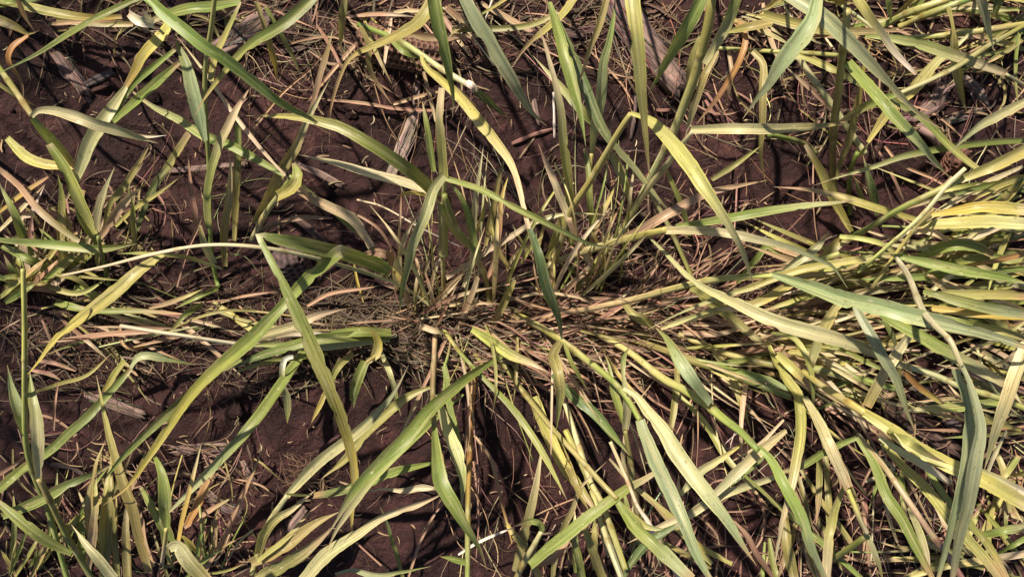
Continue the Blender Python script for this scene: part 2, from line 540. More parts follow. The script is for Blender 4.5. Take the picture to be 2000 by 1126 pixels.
WHEAT = """
# ---- middle row, left clump
P glossy wheat plant whose two leaves fold back sharply left of the centre|830,612
S 8/9/9/8/7/5 pc 1,7,14,17,17,15,12: 842,598 780,556 700,528 600,500 500,482 400,479 300,496 200,521 122,538
L 30/34/34/14/20/36/37/30/22/12/0 gY 6,13,19,21,21,20,18,14,11,8: 757,528 700,506 600,482 506,461! 528,503 570,585 615,685 660,792 684,870 694,935 688,1000 687,1070
L 26/30/30/22/34/28/22/18/10/0 gY 7,14,18,18,16,14,12,9: 760,530 715,508 664,490! 600,545 545,605 490,662 420,722 368,778 300,878 250,948 201,986
L 14/34/30/14/0 yY 14,15,14,12,10: 320,498 275,528 238,562 200,592 150,629 108,664 75,707 48,737
L 8/8/0 yg 15,14,13: 320,498 275,494 230,495
L 8/10/6 ob 14,12,9: 320,497 370,503 435,525
P flat sprawling wheat plant with pale straw-like stem reaching far left of the centre|775,652
S 9 cc 1,2,3,3: 775,655 700,668 600,682 500,675 460,671 323,650 235,636
L 5/12/10/0 tk 3,3,2: 300,648 235,651 180,655 120,661
L 24 gd 2,5,5,3: 762,655 700,655 620,662 555,680 500,698 440,724
L 22 pc 3,5,6,4: 540,662 500,659! 507,656 572,636 625,614 675,603
L 20 bg 2,4,5,4: 758,660 690,668 610,676 540,672 470,676
L 22 gg 2,4,4,3: 764,650 700,648 640,655 600,672
L 14 cw 3,4,3: 500,668 560,654 610,649 645,653
L 18 gg 2,5,9,10,9: 470,700 430,722 400,742 330,805 250,880 192,950
L 25 gb 2,6,9,8,6: 622,655 592,690 530,780 480,845 400,930 312,1018
L 12 go 1,3,3: 640,690 560,700 500,712 440,735
P short wheat plant with yellow tipped twisted leaf below the bare row tangle|742,655
S 8 oo 0,3,4: 742,650 742,668 738,690 715,708
L 20/24/20/0 gg 4,4,3,2: 713,705 700,735 690,770 691,798
L 12/20/22/14 Yp 6,5,4,3: 728,645 740,665 736,690 718,704
L 12 pg 1,3,2,1: 744,687 765,740 774,780 783,812
L 16 og 2,3,2: 690,690 660,715 640,760
L 14 oY 1,3,3: 665,700 640,760 605,830
P small drooping wheat plant with curled yellow leaf at the row's left end|570,690
L 10/13/12/9 wy 6,6,5: 572,695 556,700 550,725 553,750
L 6/18/16/0 bg 5,4,3,2: 551,748 560,770 563,795 561,826
# ---- centre up
P tall pale wheat plant with bent-over top leaf standing above the centre|868,600
S 10 oy 0,5,11,16: 868,600 866,540 865,470 868,345
L 20/24/22/14/0 pg 17,19,18,15,12: 866,342 845,372 830,420 808,470 795,520 785,565 780,614
L 20/22/20/14 yc 16,18,20,21: 868,345 865,307 863,278 860,225 864,172
L 14 gg 16,17,18,18: 848,335 843,307 835,250 825,198
L 26/30/28/24/14/0 gy 13,17,19,19,18,16: 855,385 838,365 813,342 750,297 675,253 638,240 575,228 480,226
L 18/22/20/12/0 cp 13,14,14,13: 836,374 788,357 725,340 650,317 583,302
L 9 YY 13,14,12: 836,380 800,377 773,385
S 22 yg 6,8,11: 866,500 866,450 866,400
P green wheat plant with long thin leaf reaching right over the centre|945,600
S 12 og 0,6,11,16: 958,600 948,545 920,482 890,440 868,380
L 16/18/18/12/0 gg 9,11,13,14: 930,490 913,412 895,377 872,350
L 12/15/14/10/0 gd 16,18,17,14: 872,349 925,365 963,382 1005,405 1050,427 1100,452 1150,475 1215,488
L 17 yg 8,11,14: 920,484 890,452 875,422 853,388
L 8/15/15/9/0 cc 3,7,11,12: 905,560 923,507 923,457 928,395 935,345 945,280
L 8/15/14/9/0 oo 5,8,10: 948,480 963,407 975,345 990,295
L 8/16/16/10/0 tY 3,6,9,9: 950,548 965,515 973,457 980,387 995,337
L 12/14/12/0 cp 2,6,8,8: 872,542 930,505 998,462 1050,432 1113,417 1183,419
L 8/12/0 oo 3,8,10: 922,470 940,430 950,380
P tan and cream half-dried wheat plant in the gap left of the centre|770,560
S 9 gg 0,4,7: 757,530 725,480 675,435 625,392 583,358
L 20/24/22/12 ct 4,6,7: 728,482 713,457 688,427 650,407 613,390 578,370
L 10/20/18/0 kt 2,6,4,3: 712,496 738,493 765,506 760,540
L 7 kt 2,4,3: 773,500 745,452 713,427 668,405
L 6 ck 1,5,6: 778,495 781,432 784,367
L 10/9/5 ck 2,6,8: 775,532 783,487 800,445 833,390
L 24/24/14 pp 1,4,6: 782,560 775,532 778,500
L 14 tY 1,4,5: 800,600 790,560 765,520
P broad-leaved wheat plant with yellow green leaf cupped around its stem|500,470
S 12 pg 1,4,8,12: 490,470 520,415 543,384 570,345
L 24/30/26/10 yg 10,13,14,13: 543,383 572,366 582,342 574,318
L 22/24/20/12/0 oc 3,9,12,13: 500,436 525,387 550,332 578,287 597,240 618,200 645,153
L 6/14/14/0 to 10,12,13: 600,225 613,195 625,150 640,100 650,58
L 10/20/22/16/5 gp 12,12,10,6: 556,342 498,309 450,283 400,265 350,233 300,208 260,179
L 6/14/9/0 cp 10,8,4: 560,345 600,375 630,388
P light cream dead wheat plant with single upright blade at the very centre|905,640
L 14/16/14/10 tc 1,4,7: 900,636 910,602 925,569 934,540
L 8/18/16/10 oy 1,4,7: 962,640 975,609 992,575 1005,545
L 8 kt 1,3,3: 850,640 870,600 890,560
L 14/14/0 cp 2,3,2: 820,635 850,645 880,652
L 9 ck 1,4,5: 848,600 840,560 830,530
# ---- centre down
P upright wheat plant with pair of long pale leaves pointing straight down|850,648
S 12 to 1,5,10,14: 850,650 848,700 845,760 848,830
L 10/22/34/32/20/10/0 gg 14,17,18,17,14: 848,832 851,872 860,940 885,985 905,1020 936,1070 951,1112
L 12/22/30/20/0 pg 8,12,14,16: 852,770 862,800 876,845 896,894 903,944 902,990
L 12/16/14/18/24/0 gg 7,9,11,13: 868,714 873,740 872,762 880,800 890,850 898,930
S 6 tg 1,5,7: 882,655 876,690 868,715
L 6/22/28/20/0 oo 9,9,8,6: 843,755 815,765 788,780 752,808 712,845 680,890 627,935
L 6/22/20/12 gd 12,10,8,5: 850,902 775,919 713,944 660,960 613,968
L 5/16/13/6/4 cc 9,9,8,7: 866,957 825,951 788,957 750,954 713,959
P dark green arching wheat plant below the centre with slender leaves drooping left|1000,660
L 8/22/30/30/20/0 gg 5,12,16,15,11: 988,690 945,715 900,747 838,800 800,846 738,906 695,952 663,1004 640,1044
L 4/14/18/16/0 gp 6,12,12,9: 905,770 870,800 822,844 750,911 708,960 660,1030 637,1077
S 9 yg 1,5,8: 868,645 900,690 941,734
L 10/16/15/0 gy 8,11,12: 941,734 1000,795 1040,850 1072,905 1109,979
L 14/26/26/14/0 yc 2,5,8,9: 922,642 963,667 1000,692 1037,707 1075,729
P dry orange wheat stalk standing downward left of the bottom middle|928,735
S 12 rg 1,6,12,17: 926,735 922,790 919,850 916,920 914,1000 913,1150
L 7 kt 1,4,5: 924,760 912,830 908,900
L 14/16/0 gg 15,13,11: 914,1098 885,1090 860,1086
# ---- right of centre fan
P strong wheat plant with long yellow green stem ending in two broad hanging blades|1010,612
S 16/16/15/14/12 yg 1,5,10,15: 1005,612 1050,635 1095,664 1145,702 1200,747 1230,785 1250,820
L 22/34/34/24/12 bb 15,18,20,20: 1250,820 1260,850 1283,907 1313,969 1340,1031 1362,1084 1395,1140
L 10/28/38/34/20/0 pb 14,17,19,18: 1218,757 1240,770 1265,802 1298,844 1325,889 1376,957 1420,1014 1450,1062 1478,1104
L 14/28/26/12/0 oy 8,12,11,9: 1094,668 1081,692 1087,719 1094,764 1090,802 1086,842
L 8/11/0 yg 8,7,5: 1102,669 1115,704 1135,739 1150,766
S 12 oy 1,6,11: 960,670 1000,734 1067,822 1125,887 1170,937 1205,974
L 14/34/34/22 gp 11,14,14: 1205,978 1238,1024 1270,1054 1300,1084 1350,1130
L 8/24/24/16/0 dg 5,9,10,10: 1078,732 1102,754 1125,777 1163,807 1195,845 1230,889
L 10/18/0 yp 11,12,12: 1215,985 1260,1025 1308,1034
P slim wheat plant with parallel pale stems slanting down toward the bottom|1080,755
S 13 py 1,7,13: 1092,750 1105,790 1122,844 1140,900 1155,944 1175,980 1195,1034 1222,1112
L 24/28/24/10 yo 1,6,9: 1040,775 1068,844 1100,907 1132,950 1165,1000
S 14 yp 1,8,12: 1105,840 1150,937 1163,980 1180,1034 1195,1077 1215,1130
L 12/18/14/0 oo 3,8,8: 1090,860 1110,910 1130,960 1152,1000
P yellow stemmed wheat plant with one wide folded leaf pointing back uphill|1160,650
S 12/16/18/18/14 yg 1,5,9,13,16: 1160,649 1225,684 1293,737 1333,759 1380,790 1413,817 1448,844 1482,880
L 16/22/30/28/14/0 bg 13,15,14,11: 1388,787 1363,754 1333,712 1303,662 1280,639
L 12/24/28/22/10 gb 16,18,18,16: 1482,872 1508,900 1530,944 1563,1007 1583,1070 1615,1135
L 12/20/24/14 oy 2,4,4,2: 1218,588 1238,614 1260,627 1277,638
L 7/14/15/12/0 yc 4,6,8,9: 1320,765 1363,809 1388,844 1410,882 1435,914 1500,989
L 10/16/16/9 oo 3,5,6: 1323,700 1321,750 1317,789 1308,850
L 10/16/14/0 yo 3,5,6,5: 1393,687 1425,724 1450,789 1467,842
P low wheat plant with long glossy stem running right from the row centre|1235,655
S 15/16/14 og 1,5,8,10: 1235,662 1300,684 1350,704 1413,724 1498,757 1545,775
L 6/18/18/0 gb 7,9,9: 1400,712 1418,719 1498,742 1560,770
S 14/16/20/14 yg 1,4,6,7: 1325,652 1390,679 1450,699 1498,709 1600,722 1650,734 1750,759
L 6/14/10 gg 3,5,4: 1500,690 1440,705 1370,712
P narrow wheat plant with stem running along the top of the row to the right|1040,620
S 12/14/14/12 ty 1,6,12,18: 1040,624 1100,612 1175,597 1238,584 1300,567 1370,550 1425,542 1510,537
L 12/30/38/38/34/22/10 bb 19,24,27,27,26: 1508,535 1575,556 1650,582 1725,599 1775,613 1850,632 1925,652 2010,680
L 10/14/10/0 tc 2,3,3: 1333,649 1400,652 1438,642 1468,627
L 22/24/20/12 yp 6,5,4: 1350,560 1395,592 1438,627 1498,677
P bright wheat plant with long stem and wide arching leaf in the upper right middle|1090,590
S 14/16/15 py 1,6,11,15: 1065,522 1100,505 1175,480 1250,460 1302,448
L 18/20/20/14/10/0 pb 15,20,21,20,18: 1302,450 1350,450 1420,455 1500,472 1550,485 1600,507 1628,522 1655,562
L 10/20/20/12/0 gp 15,18,18,17: 1320,441 1400,430 1498,413 1575,402 1625,397 1687,390
S 13/16/14/10 yp 1,7,14,21: 1125,565 1175,500 1213,457 1233,417 1263,370 1300,325 1330,284 1353,256
L 16/24/24/18/0 po 21,23,22,20: 1349,253 1420,251 1498,252 1550,250 1600,247 1655,240
S 11/15/15/12 oy 0,7,14,20: 1062,580 1080,520 1100,460 1115,412 1150,357 1180,307 1213,250 1232,222
L 8/26/34/34/22/16/10/0 yp 20,24,26,25,21: 1231,221 1250,228 1275,240 1313,280 1350,327 1375,365 1400,402 1425,442 1450,490 1474,562
L 14/22/20/14/0 tt 8,12,11,9: 1190,480 1250,450 1300,420 1345,395 1400,372 1498,352
L 10/14/9/0 oy 12,13,12: 1390,350 1440,318 1490,282
P half-dead wheat plant with tan stalk and feathery green blades right of the centre|1150,600
S 14 ct 1,5,9: 1105,565 1150,522 1145,500 1125,462 1110,425
L 14/18/14/0 ct 9,11,11: 1110,425 1093,382 1075,337 1051,280
L 14/20/22/18/10/0 yc 4,10,15,17: 1115,480 1112,395 1108,345 1100,278 1095,213 1083,155 1068,100 1050,42
L 8/24/24/14/0 bg 8,14,17,18: 1155,310 1160,255 1173,188 1178,125 1188,88 1198,38 1202,-10
S 9 gy 1,6,9: 1165,480 1158,420 1152,360 1155,300
L 10/14/14/8 gg 5,9,9: 1160,470 1153,400 1150,340 1143,290
L 8/14/16/0 ty 2,6,7: 1140,560 1165,440 1190,390 1208,350
L 12/18/16/10 yo 2,6,8: 1070,505 1090,450 1103,420 1112,400
L 9 oy 1,5,8: 1150,560 1180,510 1165,470 1148,440
L 10/12/8 gy 3,6,8: 1345,460 1335,410 1310,350 1300,330
P yellow green wheat plant leaning up right with thick sheathed stem|1180,540
S 13/14/18/22/20 py 2,9,16,22: 1190,480 1238,410 1270,345 1313,262 1338,200 1355,155 1370,100 1383,50 1392,-20
L 12/22/26/24 pg 20,22,24: 1376,125 1400,83 1420,45 1440,-15
L 10/18/18/0 oc 13,13,11,8: 1400,100 1375,150 1358,200 1338,268
L 8/16/14/0 oo 15,14,12: 1368,72 1353,113 1345,150 1343,178
S 10 yp 1,4,8: 1360,560 1310,450 1263,365 1220,305
L 14/22/16/10 oy 7,8,6: 1195,300 1210,330 1225,370 1232,400
# ---- top row, hanging inward
P wheat plant at the top edge whose yellow green blade curves left to a tan tip|880,-40
L 30/32/28/18/10/9/5/0 yt 22,22,19,15,11,7: 865,-25 825,38 788,65 750,83 690,110 665,150 645,220 643,280
L 30/30/26/12/0 gg 23,22,20,17: 842,-30 848,20 860,75 873,125 880,160 885,192 884,228
P wheat plant at the top edge with one long pale blue green blade hanging right|915,-40
L 26/32/34/30/16/0 bb 24,23,21,17: 895,-25 925,33 948,70 968,105 1000,155 1013,180 1038,218 1068,246
L 8 yg 14,12,9: 1010,-15 958,18 920,40
P wheat plant with white snapped joint and short dark leaf lying past the cob|690,20
S 13 gp 4,8,10: 700,48 775,78 820,105 863,135 915,166
L 8/18/20/10/0 dd 10,9,7,5: 920,170 935,182 950,195 971,215 994,230
L 12/17/15/9 ww 10.4,10.6,10: 910,159 917,166 924,170 928,180
L 8/16/0 gg 7,8,7: 760,75 790,100 828,117
P wheat plant reaching from the cob to the centre with cream stem and dark bent leaf|800,95
L 8/18/22/24/22/14/11/10 yc 9,13,16,18: 824,108 832,130 870,162 905,197 938,238 970,278 1005,335 1033,447
L 12/20/26/26/14/5 dd 18,19,18,16,13: 1033,447 1050,495 1067,563 1088,614 1098,662
L 10/12/6/0 ct 11,10,7: 880,165 910,190 940,218
P wheat plant above the middle with twin dark blades spread like scissors|1080,-30
L 10/24/30/26/12/0 gg 16,18,18,17: 1073,5 1088,58 1105,120 1120,175 1133,220 1144,285
L 12/24/24/22/14/10/0 dp 14,15,15,13,10: 1085,30 1100,68 1125,125 1145,175 1170,238 1200,285 1238,327 1288,392 1325,437
L 10/22/14/0 gp 9,11,10,9: 1190,270 1150,230 1118,195 1083,155 1040,108
L 16/18/10/0 yk 13,11,8: 1125,-5 1100,28 1075,50 1025,95 998,135
P wheat plant at the top edge with a narrow olive blade tapering to a brown point|1195,-40
L 14/16/10/0 ot 20,19,16: 1190,-20 1170,50 1150,100 1135,150 1129,172
P wheat plant at the top edge with the widest yellow green hanging blade|1235,-60
L 32/34/34/26/16/9/0 yy 28,28,26,23,20: 1232,-45 1243,63 1250,125 1253,175 1258,225 1263,282 1270,355
P wheat plant at the top edge with smooth mid green blade slanting left|1390,-50
L 26/30/28/16/0 gg 25,24,21,18: 1385,-30 1345,45 1320,88 1295,130 1265,186
P dying wheat plant with pinkish tan blades hooked over near the upper right|1470,30
L 12/14/13/10/0 rt 9,9,7,4: 1443,42 1456,75 1446,115 1425,155 1400,193 1360,243
L 8/10/0 tk 6,6,3: 1424,100 1428,150 1411,228
L 12/18/16/10/0 oy 9,10,8,4: 1470,100 1490,125 1490,175 1488,250 1485,300 1496,365
S 9 yy 6,9,9: 1400,94 1498,100 1563,103 1636,108
L 18/22/16/0 oy 10,10,8: 1510,45 1470,52 1440,58 1412,66
P tall wheat plant at the top edge with wide grey green blade twisting down left|1600,-50
L 20/30/42/38/22/10/0 bb 28,29,28,26,23: 1598,-25 1590,30 1573,65 1550,95 1525,128 1500,168 1475,198 1451,232
P tall wheat plant at the top edge with straight silvery blade running down right|1530,-60
L 34/36/34/28/18/10/0 bp 26,27,26,23,19: 1530,-20 1600,28 1638,63 1675,100 1713,140 1745,175 1800,228 1853,259
P wheat plant at the top edge whose blade is pale and blurred at its tip|1650,-60
L 24/26/24/22/14/8 yw 34,34,32,31: 1645,-40 1693,30 1718,63 1740,95 1763,120 1789,145
P stout wheat plant with snapped-off upright stem near the upper right|1640,415
S 14/16/17/17 oy 1,7,15,22: 1633,390 1626,330 1628,255 1636,190 1645,110 1655,20
L 10/18/22/16/8 yo 2,5,8: 1663,452 1638,407 1618,365 1600,327 1573,282
L 8/16/16/8/0 oY 4,10,14: 1634,350 1640,320 1657,275 1675,200 1685,140 1705,70
S 14 pp 6,8,10: 1690,300 1655,250 1625,205 1588,155 1558,110
L 9 tc 3,5,6: 1630,225 1588,180 1533,128
S 12 gg 2,5,8: 1595,300 1565,278 1500,262
P small wheat plant with dark pointed leaf right of the snapped stem|1660,420
S 10 gg 0,4,8: 1660,420 1658,370 1663,327 1675,297
L 8/22/20/9/0 dd 4,7,8: 1713,420 1708,395 1697,352 1685,302
L 12/14/0 gg 2,5,6: 1690,400 1678,375 1668,345
L 8 gg 6,8,9: 1670,310 1685,295 1697,278
P wheat plant with long pale leaves crossing the dark root stub at the upper right|2040,40
S 10/12/10 yp 10,15,16: 2010,45 1925,93 1870,130 1813,158 1760,181
L 10/20/22/10 gp 15,12,8: 1760,182 1713,198 1670,220 1640,240
L 8/24/26/16/0 yp 6,10,12: 1695,278 1738,215 1788,170 1825,125 1863,93 1911,52
L 22/26/26/22/12/0 gb 17,20,20,16: 1655,123 1688,160 1720,195 1750,230 1795,278 1825,315 1858,349
L 10/18/18/12 gy 14,13,12: 1735,188 1763,208 1800,230 1850,282 1888,315 1920,338
L 12/16/14/8 yg 12,14,13: 1560,108 1600,123 1650,148 1692,172
P wheat plant with streaked light green leaf in the upper right corner|1590,30
L 18/24/22/12/0 yt 13,14,13,12: 1490,28 1550,45 1600,56 1675,62 1725,60 1782,63
L 8/20/24/22/14 gc 13,14,14: 1690,70 1733,74 1788,85 1838,100 1900,120 1965,143
S 7 pc 12,9: 1965,145 2010,172
L 18 gg 9,8,6: 1730,-10 1738,30 1742,42
P small hanging wheat plant with olive spindle leaf in the upper right corner|1855,-30
L 9/8/18/20/12/0 yo 14,13,10,7: 1853,15 1862,63 1865,113 1873,163 1880,193 1888,219
P wheat plant at the top right edge with short silver pointed blade|1910,-40
L 22/24/14/0 bp 20,18,15: 1908,-20 1923,30 1930,58 1941,99
L 18/22/14 dg 17,16,14: 1960,-20 1945,15 1938,35
P wheat plant entering from the right edge with pale blade over dark soil|2050,190
L 12/22/22/12/0 pb 16,18,17: 2015,192 1950,225 1913,245 1875,278 1858,295
L 12/15/15/10/0 gp 10,12,11,8: 2010,273 1925,278 1825,292 1763,305 1700,327 1638,345 1590,362
P dense low wheat plant bunched along the top right edge|1850,20
S 13 yy 5,7,8: 1765,76 1875,66 2010,46
S 15 gy 5,8,9: 1720,53 1775,25 1845,0 1880,-15
S 14 yg 6,9,10: 1755,53 1825,23 1900,-5
F 22 1700 45 2000 -20 -35 25 120 260 10 18 ygopc 3 9
F 14 1990 90 2010 20 160 30 100 220 8 15 yoggt 2 7
P low leafy wheat plant tucked along the top edge right of the middle|1480,0
F 12 1400 30 1640 -10 -10 60 70 170 9 18 ygopt 2 8
F 8 1560 70 1700 30 5 40 80 160 8 14 yoctg 1 5
P faded wheat plant under the top edge beside the corn cob|760,0
F 9 620 40 1000 -10 20 60 70 160 8 16 ytockt 2 7
L 8/18/18/10/0 oy 10,9,6,4: 675,-10 669,30 667,60 664,100
L 10/14/14/0 oY 12,10,6: 500,5 508,30 523,75 538,130 541,165
L 10/11/0 gp 11,9,5: 520,15 548,65 573,113 592,162
L 6/16/16/8 tt 4,4,3: 770,75 800,68 848,73 935,70
L 14/16/12/0 to 6,5,4: 872,15 900,38 913,42! 890,60 876,75
L 10/14/12 oo 4,5,5: 883,58 998,55 1050,45 1090,25
L 9/14/12/8/0 ot 6,5,3,2: 704,52 720,88 720,125 735,160 765,203
# ---- top left
P large wheat plant at the top left whose torn white leaf end curls in threads|345,20
L 16/28/30/22/12 yY 17,18,16,14: 340,35 330,52 313,75 283,108 263,142 247,168
L 10/24/32/30/18/0 pp 14,15,13,10: 247,168 222,206 200,238 175,280 155,335 129,393
L 14/26/24/12 gg 17,18,17: 470,5 413,15 375,17 330,28 300,40
L 20/22/16 ww 19,20,19: 300,46 270,40 252,26
L 8/10/0 ww 19,20: 298,44 286,30 277,16
L 2 ww 19,17: 275,48 255,60 237,74
L 2 cw 19,14: 345,60 362,85 340,140
L 2 cw 18,18: 270,45 285,60 320,60
L 2 yc 18,18: 275,42 280,57 310,66
P tall wheat plant with the long dark blade crossing the whole upper left|285,-50
L 26/28/28/24/14/0 gg 25,25,22,18: 280,-12 325,30 363,60 400,90 438,113 498,160 538,193 575,215 605,230 652,265
L 12/15/14/8/0 gd 22,21,17: 275,-5 220,20 175,43 125,73 75,105 25,130 -15,150
P tall wheat plant with thin straight stem rising from middle left to the top edge|425,560
S 10/9/10/10/10 gy 0,7,13,18,23: 427,562 415,507 410,442 408,320 403,250 400,175 403,113 413,50 421,-20
L 10/28/30/22/0 bg 16,17,17: 400,275 390,238 375,175 363,125 340,70
L 16/20/20/22/16/0 gc 10,13,15,16: 409,447 406,395 411,345 430,282 445,250 463,213 490,168
L 10/18/18/10 og 3,8,12: 458,470 461,420 463,357 466,282 464,213
L 10/18/18/10/0 oc 2,7,10: 440,520 438,455 447,390 450,320 446,290
L 6/10/9/0 cp 14,14,12: 558,342 528,310 498,275 450,213 413,158 375,108 343,68
L 14/16/12/6 yg 17,18,19: 412,158 420,113 438,75 455,38 470,5
L 4/14/12/0 kt 2,5,7: 405,482 388,440 375,380 368,310
L 12/16/8 bo 3,5,6: 418,515 400,480 390,440
P wheat plant with bright leaf crossing down left from the top edge near the left|630,-30
L 24/26/24/18/10/0 gy 24,24,21,18: 618,-12 575,30 538,58 500,80 463,113 425,158 395,200 381,226
P wheat plant with cream hooked leaf arching right over the dark soil at left|-30,80
S 13 go 8,14,17: -12,118 25,170 63,226
L 8/18/26/26/24/14/0 pp 18,21,20,18: 62,228 75,216 105,216 150,228 188,243 225,253 263,265 309,280
L 8/6/0 cw 18,18: 255,262 290,267 326,264
L 14/22/20/10 go 15,12,9: 64,230 80,250 105,278 150,330
L 10/20/20/10 gg 10,13,14: 222,238 263,200 313,155 350,122
L 8/16/14/8 gg 10,12,13: 220,232 250,173 300,130 345,95
P weathered wheat plant curling at the far upper left corner|-10,20
L 18/22/18/10 oY 4,6,6,4: -10,0 25,8 100,25 175,35 238,33
L 24/22/12/0 oo 5,5,4: -10,35 30,52 55,66 75,60
L 12/14/12/8/4/0 rt 6,6,4,2: 55,70 25,93 18,120 40,155 45,185 45,218
L 8/10/0 tc 9,7,4: 30,-10 48,30 68,62
L 14/20/10 gd 4,5,4: -5,10 40,5 90,-8
L 10/10/0 oo 8,7,5: -10,158 38,190 76,210
L 12/16/12 oo 3,3,3: 110,40 180,45 260,48
L 10 tk 3,4,3: 95,48 170,42 240,40
# ---- left row
P wheat plant on the left with rolled pale green spindle leaf standing up|208,560
S 9 gg 0,5,10: 214,560 207,530 198,495 192,462
L 10/22/20/8/0 pp 10,13,15: 191,452 192,420 200,387 213,352 224,326
L 10/22/26/22/14 yg 10,12,13: 187,457 163,407 145,370 125,327 95,282
L 10/20/18/0 tc 4,7,9: 196,465 218,432 238,400 272,366
L 8/16/14/0 oo 4,8,9: 205,440 215,400 240,368 263,332 294,281
L 8/13/12/0 og 2,6,9: 265,500 261,432 259,400 256,377
L 10/18/20/16 dy 3,7,11: 268,450 288,395 308,355 333,320 370,260
L 8/11/0 yo 5,7,8: 225,442 263,407 313,375 358,341
L 16/24/14 gg 5,8,9: 190,470 170,440 155,400 160,370
P leafy wheat plant by the left edge with long olive blade and yellow curl|120,560
L 12/17/17/12 to 7,9,9: -10,322 38,362 75,407 113,440 155,472
L 20/24/20/0 og 2,6,9: 123,510 123,432 123,382 113,340
L 14/24/22/10 yY 7,9,9: 15,270 50,305 83,320 120,325 148,327
L 10/18/22/20/0 gg 6,7,7,6: -10,468 75,475 150,482 200,485 267,476
L 12/20/18 gg 4,5,3: 5,480 50,502 105,528
L 8/18/14/0 cw 3,4,4: 60,545 40,430 60,420 87,362
L 14/20/14/0 gg 2,6,6: 60,500 30,420 10,380 -5,350
L 10/18/14 gy 3,4,4: 85,550 120,520 150,490
F 16 20 580 240 500 -90 60 60 150 9 18 ggoytc 1 7
P ragged wheat plant at the far left edge with crossing olive blades|20,560
F 14 -10 590 160 520 -60 70 70 170 9 17 ogyotk 1 7
L 12 Yt 4,7,8: 0,415 50,375 105,338
L 10 ct 4,6,5: 0,450 45,405 88,360
L 14 oy 1,4,4: 10,560 60,548 150,572 215,540
L 12 yY 6,5,3: 110,535 150,545 190,580
P low wheat plant with grey green flat leaves beside the dark tangle at left|150,600
L 14/18/10 gg 2,3,3: 110,590 140,600 165,605
L 8/13/13/8/0 gt 2,3,3,2: 110,586 160,605 220,607 280,608 390,615
L 14/18/12 gy 3,4,2: 145,562 170,570 200,585
L 8/12/10/0 go 2,4,3: 395,592 360,615 340,640 325,650
L 10/12/0 gg 3,5,3: 425,562 385,580 342,602
L 6/8/0 oo 3,4,2: 500,606 440,606 380,622 325,648
L 9 oy 1,2,2: 70,765 120,748 170,732 217,690
L 8 ot 1,1,2: 210,670 235,700 280,745
P fallen grey green wheat plant with elbow-bent leaf on the left soil|275,700
L 8/20/20/12 gg 5,6,6,4: 0,960 50,914 100,877 138,842 175,809 220,759 255,719
L 9/18/18/8/0 bg 4,4,3,2: 255,719 268,699 288,694 325,700 383,712
L 14/16/10 yY 4,3,2: 245,705 225,730 203,765
# ---- lower left
P upright wheat plant along the left edge with tall yellow striped stem|130,1140
S 12/12/11/10 gy 2,9,15,19: 133,1135 115,1070 95,1000 63,919 50,859 48,780 48,639 45,525
L 10/22/26/18/0 pg 13,14,14,13: 75,934 74,895 72,830 64,777 58,725
L 8/22/22/10/0 bd 12,13,13: 48,850 40,814 25,764 14,712
S 13 go 2,7,12: 180,1130 155,1087 130,1044 100,982 76,934
L 12/24/22/10 gg 7,9,9: 140,1080 108,1064 75,1044 38,1014 -10,975
P dark green wheat plant sprawled from the lower left edge|0,1020
L 16/25/24/14/0 gd 6,8,8,6: 5,1006 75,977 125,949 175,927 220,906
L 14/22/16 gg 8,9,8: -15,965 20,935 55,905
L 8/10/4 tk 3,4,3: 0,925 30,905 55,885
F 7 0 1130 130 1080 -75 35 60 140 8 14 otkog 1 5
P slim wheat plant of flat olive blades standing up from the bottom left|230,1130
L 18/22/20/14/5/0 oo 3,7,9,8: 190,1090 180,1044 175,994 180,949 190,899 214,842
L 16/24/24/18/10/0 oy 4,8,9,9: 292,1115 275,1057 260,994 243,949 225,890 210,835 188,732
L 18/20/12/0 oc 3,5,6: 250,1125 246,1032 250,980 255,950
L 20/22/14/0 pp 8,9,8: 222,1130 195,1094 170,1064 139,1023
L 8/12/0 tk 3,4,4: 300,1105 285,1060 278,1010 262,970
L 6/14/0 to 3,4,5: 255,960 268,930 285,880
P wheat plant near the bottom left with spoon shaped green leaf on thin stalk|318,1105
S 9 cy 3,8,11: 316,1100 322,1060 325,1030
L 14/28/28/18/6/0 gg 11,13,13,11: 325,1030 323,994 320,944 310,907 283,858
L 20/34/32/24 py 13,13,12: 330,1070 348,1064 370,1096 405,1135
L 10/20/18/8 gg 5,6,6: 340,1060 323,1037 300,994 275,950
L 12/20/20/14 rt 5,6,7: 365,1025 388,982 413,927 420,900
L 10/12/9/0 Yc 7,10,11: 350,1055 356,1019 368,969 394,862
L 9/12/0 to 4,6,6: 360,1029 413,994 468,963
L 8/12/12/8/0 tt 2,5,7: 400,1118 438,1049 463,994 498,912 520,860
L 6/14/10/0 YY 6,5,3: 356,1045 372,1060 383,1075 392,1092
L 8/10/0 gg 4,6,6: 385,1090 390,1050 407,1000
F 8 330 1130 480 1080 -70 60 50 120 7 14 otgcg 1 5
P pale wheat plant at the bottom with long blade tilting up right onto bare soil|495,1120
S 12/13/11 yp 3,6,9: 492,1120 510,1060 525,1020 545,990 562,966
L 14/25/26/22/10/0 pb 9,12,13,12: 560,968 620,903 700,840 750,790 775,755 798,713
L 16/22/20/9/0 yc 5,8,7: 503,1080 515,1040 540,1010 570,994 616,956
L 20/30/28/16/0 oo 4,6,6: 490,1098 550,1069 612,1024 664,998
L 22/32/28/12/0 ot 3,5,5: 500,1130 575,1089 625,1051 664,1012
L 6 gg 10,9,8: 560,964 590,966 612,966
L 8/12/8/0 yt 5,6,5: 503,1095 560,1050 600,1005 630,980
P wheat plant at the bottom with the wide striped cream blade curving up right|585,1150
L 26/32/24/16/14/0 pc 7,9,10,9: 588,1140 637,1084 700,1042 750,1009 813,987 871,961
L 6/14/10/0 bg 5,5,4: 655,1120 690,1112 740,1122 842,1105
